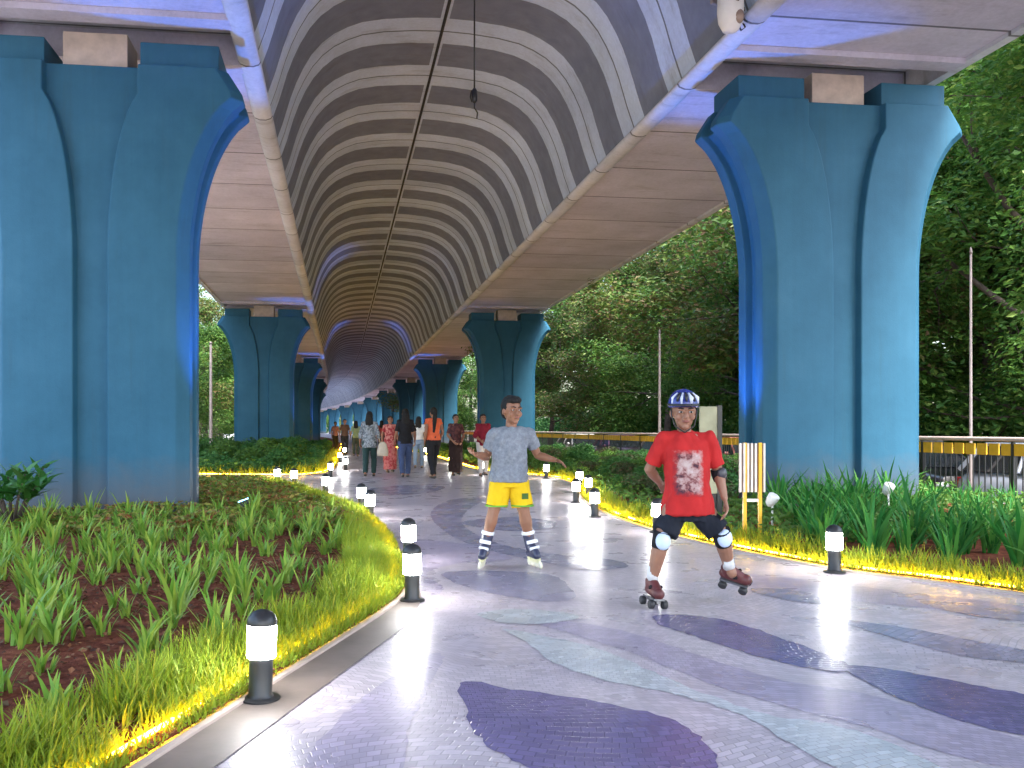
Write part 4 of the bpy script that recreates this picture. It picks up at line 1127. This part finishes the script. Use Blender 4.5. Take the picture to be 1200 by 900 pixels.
s.loft([(.036, .005, .625, .184, .140), (.036, .006, .70, .172, .134), (.034, .01, .82, .150, .116), (.027, .008, .96, .152, .110), (.026, .01, 1.06, .158, .105), (.026, .012, 1.118, .150, .088), (.024, .012, 1.152, .112, .074), (.022, .012, 1.178, .066, .060)], 28, e=2.3)
for i in (0, 1):
    d = el[i]-sh[i]; s.cap(sh[i]+V((.028*(1 if i == 0 else -1), 0, .0)), .052, sh[i]+V((0, 0, .004)), .054, 14); s.cap(sh[i]+V((0, 0, .004)), .054, sh[i]+d*.80, .063, 14, flat1=True)
for i in (0, 1): s.cap(V((.022+(-.035 if i == 0 else .035), .012, 1.156)), .040, sh[i]+V((0, 0, .0)), .053, 12)
shirt = remeshed(s, 'shirt', RT, .0065, boy2, 7, .014, 9)
PM, nt, b_ = newmat('faded_shirt_print')
v = coords(nt); f = nz(nt, v, 11, 6, .65); g = N(nt, 'ShaderNodeSeparateXYZ'); nt.links.new(v, g.inputs[0])
dx = mathn(nt, 'ABSOLUTE', mathn(nt, 'SUBTRACT', g.outputs[0], .012)); dz = mathn(nt, 'ABSOLUTE', mathn(nt, 'SUBTRACT', g.outputs[2], .905))
ed = mathn(nt, 'MINIMUM', mathn(nt, 'SUBTRACT', .104, dx), mathn(nt, 'SUBTRACT', .159, dz))
mk = mathn(nt, 'ADD', mathn(nt, 'MULTIPLY', ed, 26), mathn(nt, 'MULTIPLY', mathn(nt, 'SUBTRACT', nz(nt, v, 38, 5, .7), .52), 2.0), True)
tone = mathn(nt, 'ADD', f, mathn(nt, 'ADD', mathn(nt, 'MULTIPLY', mathn(nt, 'SUBTRACT', g.outputs[2], .905), .45), mathn(nt, 'MULTIPLY', mathn(nt, 'SUBTRACT', g.outputs[0], .012), .7)))
pc = ramp(nt, tone, [(.40, (.035, .03, .045)), (.46, (.20, .09, .09)), (.50, (.36, .24, .23)), (.62, (.50, .42, .40))])
nt.links.new(mixc(nt, mathn(nt, 'MULTIPLY', mk, .92), (.40, .022, .022), pc), b_.inputs['Base Color']); b_.inputs['Roughness'].default_value = .85; b_.inputs['Specular IOR Level'].default_value = .15
put_print(boy2, shirt, 'shirt_print', PM, .012, .905, .205, .315, 16, 22)
BS = cloth('black_shorts_cloth', (.014, .017, .026), .2)
s = MB(); s.loft([(.04, .01, .58, .145, .105), (.04, .01, .66, .145, .105), (.04, .01, .72, .12, .09)], 26, e=2.3)
for i in (0, 1):
    t = hp[i].lerp(kn[i], .80); s.cap(hp[i]+V((.012 if i == 0 else -.012, 0, -.05)), .080, t, .090, 18, flat1=True)
remeshed(s, 'shorts', BS, .0065, boy2, 3, .010, 11)
KP = plain('pale_knee_cap', (.50, .60, .78), .35); KS = cloth('black_pad_strap', (.015, .015, .018))
for i in (0, 1):
    kp = empty('knee_pad', tuple(kn[i])); kp.parent = boy2; d = (kn[i]-an[i]).normalized()
    q = MB(); q.tube([-d*.055, -d*.02, d*.02, d*.06], [.056, .060, .062, .062], 18); q.build('sleeve', KS, kp)
    q = MB(); q.ell(V((0, -.050, .0)), (.052, .030, .062)); q.build('cap', KP, kp)
ep = empty('elbow_pad', tuple(el[1])); ep.parent = boy2; d = (el[1]-sh[1]).normalized()
q = MB(); q.tube([-d*.02, d*.02, d*.06], [.047, .05, .046], 16); q.build('sleeve', KS, ep)
q = MB(); q.ell(V((.015, -.035, -.01)), (.036, .026, .04)); q.build('cap', plain('dark_elbow_cap', (.05, .05, .06), .3), ep)
RS = plain('maroon_skate_leather', (.10, .022, .022), .5); QW = plain('black_skate_wheel', (.02, .02, .022), .5); QP = plain('skate_plate', (.25, .25, .26), .35, .8)
for i in (0, 1):
    sk = empty('quad_skate', tuple(an[i]+V((0, 0, .0)))); sk.parent = boy2
    sk.rotation_euler = (0, R(3), R(8)) if i == 0 else (R(14), R(-38), R(42))
    q = MB(); q.cap((0, .015, .0), .044, (0, .012, -.06), .042, 12, flat0=True); q.cap((0, .04, -.075), .036, (0, -.115, -.082), .040, 12); q.cap((0, -.02, -.03), .036, (0, -.09, -.070), .033, 12)
    remeshed(q, 'shoe', RS, .006, sk, 3)
    q = MB(); q.box((0, -.035, -.121), (.075, .20, .014)); q.box((0, .035, -.135), (.03, .04, .03)); q.box((0, -.10, -.135), (.03, .04, .03)); q.build('plate', QP, sk, bevel=.003)
    q = MB(); q.box((0, -.055, -.048), (.088, .03, .016), rot=Matrix.Rotation(R(-30), 3, 'X')); q.build('strap', KS, sk)
    for yy in (.04, -.105):
        for k in (-1, 1):
            q = MB(); q.lathe([(.012, -.016), (.026, -.017), (.030, -.012), (.030, .012), (.026, .017), (.012, .016)], 18, rot=Matrix.Rotation(R(90), 3, 'Y'), c=(k*.046, yy, -.153)); q.build('wheel', QW, sk)
    q = MB(); q.loft([(0, .0, -.01, .038, .041), (0, 0, .085, .037, .038)], 16); q.build('sock', cloth('white_sock', (.62, .62, .62)), sk)

# ---- the strolling group
def walker(px, py, H, rz, label, skin, top, bottom, hair='long', stride=.18, lower='trousers', arms=((-.02, .0), (.02, .0)), far=False, top_len=.50, cap_sleeve=.7, extra=None, group=None):
    p = G(px, py); o = empty('person', (p.x, p.y, 0), rz); tag(o, label, 'person', group)
    k = H/1.6; vx = .017 if far else .012
    hp = [V((-.085, 0, .83))*k, V((.085, 0, .83))*k]; an = [V((-.085, -stride, .08))*k, V((.085, stride, .10))*k]
    kn = [V((-.09, -stride*.5-.05, .46))*k, V((.09, stride*.35-.04, .46))*k]
    sh = [V((-.155, 0, 1.30))*k, V((.155, 0, 1.30))*k]; el = [V((-.215, .04+arms[0][1]*.3, 1.04))*k, V((.215, .04+arms[1][1]*.3, 1.04))*k]
    wr = [V((-.22+arms[0][0], -.08+arms[0][1], .83+abs(arms[0][0])*.6))*k, V((.22+arms[1][0], -.08+arms[1][1], .83+abs(arms[1][0])*.6))*k]
    hc = V((0, -.015, 1.475))*k; hr = (.073*k, .088*k, .112*k); I3 = Matrix.Identity(3)
    b = MB(); head_shapes(b, hc, *hr, I3); b.cap(V((0, .015, 1.30))*k, .048*k, V((0, 0, 1.42))*k, .043*k)
    b.loft([(0, 0, z*k, a*k, c*k) for z, a, c in ((.78, .15, .10), (.88, .155, .105), (1.02, .115, .085), (1.18, .14, .095), (1.29, .15, .085), (1.34, .08, .06))])
    for i in (0, 1):
        limb3(b, hp[i], kn[i], an[i], .085*k, .052*k, .036*k); limb3(b, sh[i], el[i], wr[i], .042*k, .034*k, .022*k)
        b.cap(an[i]+V((0, .03, -.035))*k, .034*k, an[i]+V((0, -.12, -.055))*k, .026*k)
        d = (wr[i]-el[i]); hand(b, wr[i], d, V((1 if i == 0 else -1, .2, 0)), 1 if i == 0 else -1, 1.1, .3)
    remeshed(b, 'body', skin, vx*.7, o, 2)
    if not far: face_parts(o, hc, *hr, I3)
    h = MB(); h.ell(hc+V((0, .02, .03))*k, (.085*k, .09*k, .095*k))
    if hair == 'long':
        h.loft([(0, .055*k, 1.16*k, .075*k, .035*k), (0, .06*k, 1.25*k, .10*k, .045*k), (0, .05*k, 1.40*k, .095*k, .06*k), (0, .03*k, 1.50*k, .08*k, .08*k)])
    elif hair == 'tail':
        h.cap(V((0, .09, 1.50))*k, .045*k, V((.03, .12, 1.30))*k, .05*k); h.cap(V((.03, .12, 1.30))*k, .05*k, V((.045, .115, 1.05))*k, .028*k)
    elif hair == 'bun': h.ell(V((0, .10, 1.50))*k, (.05*k, .05*k, .05*k))
    ho = remeshed(h, 'hair', M['hair'], vx*.75, o, 2, .006, 25)
    bm = bmesh.new(); bm.from_mesh(ho.data); bmesh.ops.delete(bm, geom=[v for v in bm.verts if v.co.y < hc.y-.025*k and v.co.z < hc.z+.055*k], context='VERTS'); bm.to_mesh(ho.data); bm.free()
    s = MB(); z0 = 1.33-top_len
    rings = [(z0, .172+.10*max(0, top_len-.5), .128+.08*max(0, top_len-.5)), (.90, .172, .125), (1.03, .14, .108), (1.18, .162, .118), (1.26, .170, .10), (1.305, .14, .082), (1.335, .09, .068), (1.35, .07, .06)]
    rings = [q for j, q in enumerate(rings) if j == 0 or q[0] > z0+.03]
    s.loft([(0, 0, z*k, a*k, c*k) for z, a, c in rings], 22)
    for i in (0, 1):
        if cap_sleeve <= 1: s.cap(sh[i]+V((.02*(1 if i == 0 else -1), 0, -.002))*k, .052*k, sh[i].lerp(el[i], cap_sleeve), .057*k, 12, flat1=True)
        else: s.cap(sh[i]+V((.02*(1 if i == 0 else -1), 0, -.002))*k, .052*k, el[i], .053*k); s.cap(el[i], .055*k, el[i].lerp(wr[i], cap_sleeve-1), .048*k, 12, flat1=True)
    for i in (0, 1): s.cap(V((-.04 if i == 0 else .04, .005, 1.315))*k, .040*k, sh[i], .050*k, 12)
    remeshed(s, 'top', top, vx, o, 4, .010, 8)
    s = MB()
    if lower == 'trousers':
        s.loft([(0, 0, z*k, a*k, c*k) for z, a, c in ((.74, .155, .11), (.86, .165, .118), (.95, .15, .11))])
        for i in (0, 1): s.cap(hp[i], .10*k, kn[i], .075*k, 14); s.cap(kn[i], .075*k, an[i]+V((0, 0, .0))*k, .058*k, 14, flat1=True)
        remeshed(s, 'trousers', bottom, vx, o, 2, .008, 9)
    else:
        s.loft([(0, (an[0].y+an[1].y)/2*max(0, (.9-z))*1.0, z*k, a*k, c*k) for z, a, c in ((.09, .19, .17), (.35, .185, .165), (.65, .19, .15), (.86, .18, .125), (.97, .14, .105))], 26)
        remeshed(s, 'skirt', bottom, vx, o, 2, .022, 7)
    s = MB()
    for i in (0, 1): 
        s = MB(); s.cap(an[i]+V((0, .035, -.05))*k, .036*k, an[i]+V((0, -.13, -.058))*k, .028*k); s.build('shoe', M['black'], o)
    return o
def pat(name, a, b2, sc):
    m = newmat(name)[0]; nt = m.node_tree; b_ = nt.nodes['Principled BSDF']; v = coords(nt)
    nt.links.new(ramp(nt, nz(nt, v, sc, 3, .6), [(.42, a), (.56, b2)]), b_.inputs['Base Color']); b_.inputs['Roughness'].default_value = .85; return m
DEN = cloth('blue_denim', (.05, .075, .16)); BLK = cloth('black_cloth', (.015, .015, .018)); PD = cloth('dark_green_trousers', (.02, .045, .045))
GRP = 'people strolling behind the skaters'
A = math.pi
wl = walker(433, 558.5, 1.66, A-.15, 'woman walking away in a patterned grey top with a cream bag', SK[0], pat('grey_print', (.09, .11, .13), (.26, .29, .32), 22), PD, 'long', .16, top_len=.62, cap_sleeve=1.5, group=GRP)
bag = empty('shoulder_bag', (wl.location.x+.33, wl.location.y-.05, .52)); tag(bag, 'cream shoulder bag at the side of the woman in grey', 'bag')
q = MB(); q.loft([(0, 0, 0, .13, .06), (0, 0, .10, .15, .07), (0, 0, .30, .10, .05), (0, 0, .36, .05, .03)], 16, e=2.6); q.build('pouch', cloth('cream_canvas', (.55, .48, .38)), bag)
q = MB(); q.tube([(-.06, 0, .34), (-.13, 0, .60), (-.16, 0, .78)], .012, 6); q.build('strap', cloth('cream_strap', (.45, .39, .30)), bag)
walker(457, 553.5, 1.58, .2, 'woman in a long red patterned dress with cropped dark hair', SK[1], pat('red_print', (.30, .02, .03), (.55, .22, .18), 14), pat('red_print_skirt', (.34, .025, .035), (.52, .16, .14), 12), 'bun', .05, 'skirt', cap_sleeve=.6, group=GRP)
walker(475, 559.5, 1.72, A+.1, 'woman with long black hair in a black top and blue jeans', SK[0], BLK, DEN, 'long', .13, top_len=.55, cap_sleeve=.9, group=GRP)
walker(490.5, 549, 1.60, A-.2, 'woman walking ahead in a white top and pale jeans', SK[0], cloth('white_top', (.62, .62, .62)), cloth('pale_denim', (.20, .27, .36)), 'long', .14, top_len=.45, group=GRP)
walker(508, 561, 1.74, A+.35, 'woman in an orange sleeveless top with a long dark ponytail', SK[0], cloth('orange_top', (.62, .12, .05)), BLK, 'tail', .20, top_len=.47, cap_sleeve=.35, arms=((.02, -.05), (-.02, .05)), group=GRP)
walker(534, 557, 1.60, .15, 'woman in a long dark maroon kurta facing the camera', SK[1], pat('maroon_print', (.045, .012, .015), (.10, .03, .03), 16), cloth('dark_skirt', (.025, .014, .013)), 'bun', .05, 'skirt', arms=((.10, -.1), (-.10, -.1)), cap_sleeve=.8, group=GRP)
walker(566, 558, 1.60, .1, 'woman in a dark red top and pale trousers behind the boy in grey', SK[0], cloth('dark_red_top', (.17, .012, .025)), cloth('pale_trousers', (.50, .47, .45)), 'bun', .08, top_len=.55, arms=((.12, -.12), (-.12, -.12)), cap_sleeve=1.4, group=GRP)
FARP = [(404, 533, 1.68, .1, 'far stroller in a brown top and black trousers', (.10, .06, .045), (.02, .02, .02), 'none'), (417, 535, 1.58, A, 'far stroller in a pale green top', (.20, .27, .16), (.05, .07, .06), 'long'),
        (393, 529, 1.62, .4, 'far stroller in a dusty pink top', (.32, .16, .15), (.03, .03, .03), 'bun'), (447, 531, 1.65, A, 'far stroller in a maroon top behind the woman in grey', (.20, .04, .04), (.03, .03, .05), 'long')]
for (px, py, H, rz, lab, tc, bc, hr_) in FARP:
    walker(px, py, H, rz, lab, SK[1], cloth('far_top', tc), cloth('far_trousers', bc), hr_, .12, far=True, group=GRP)
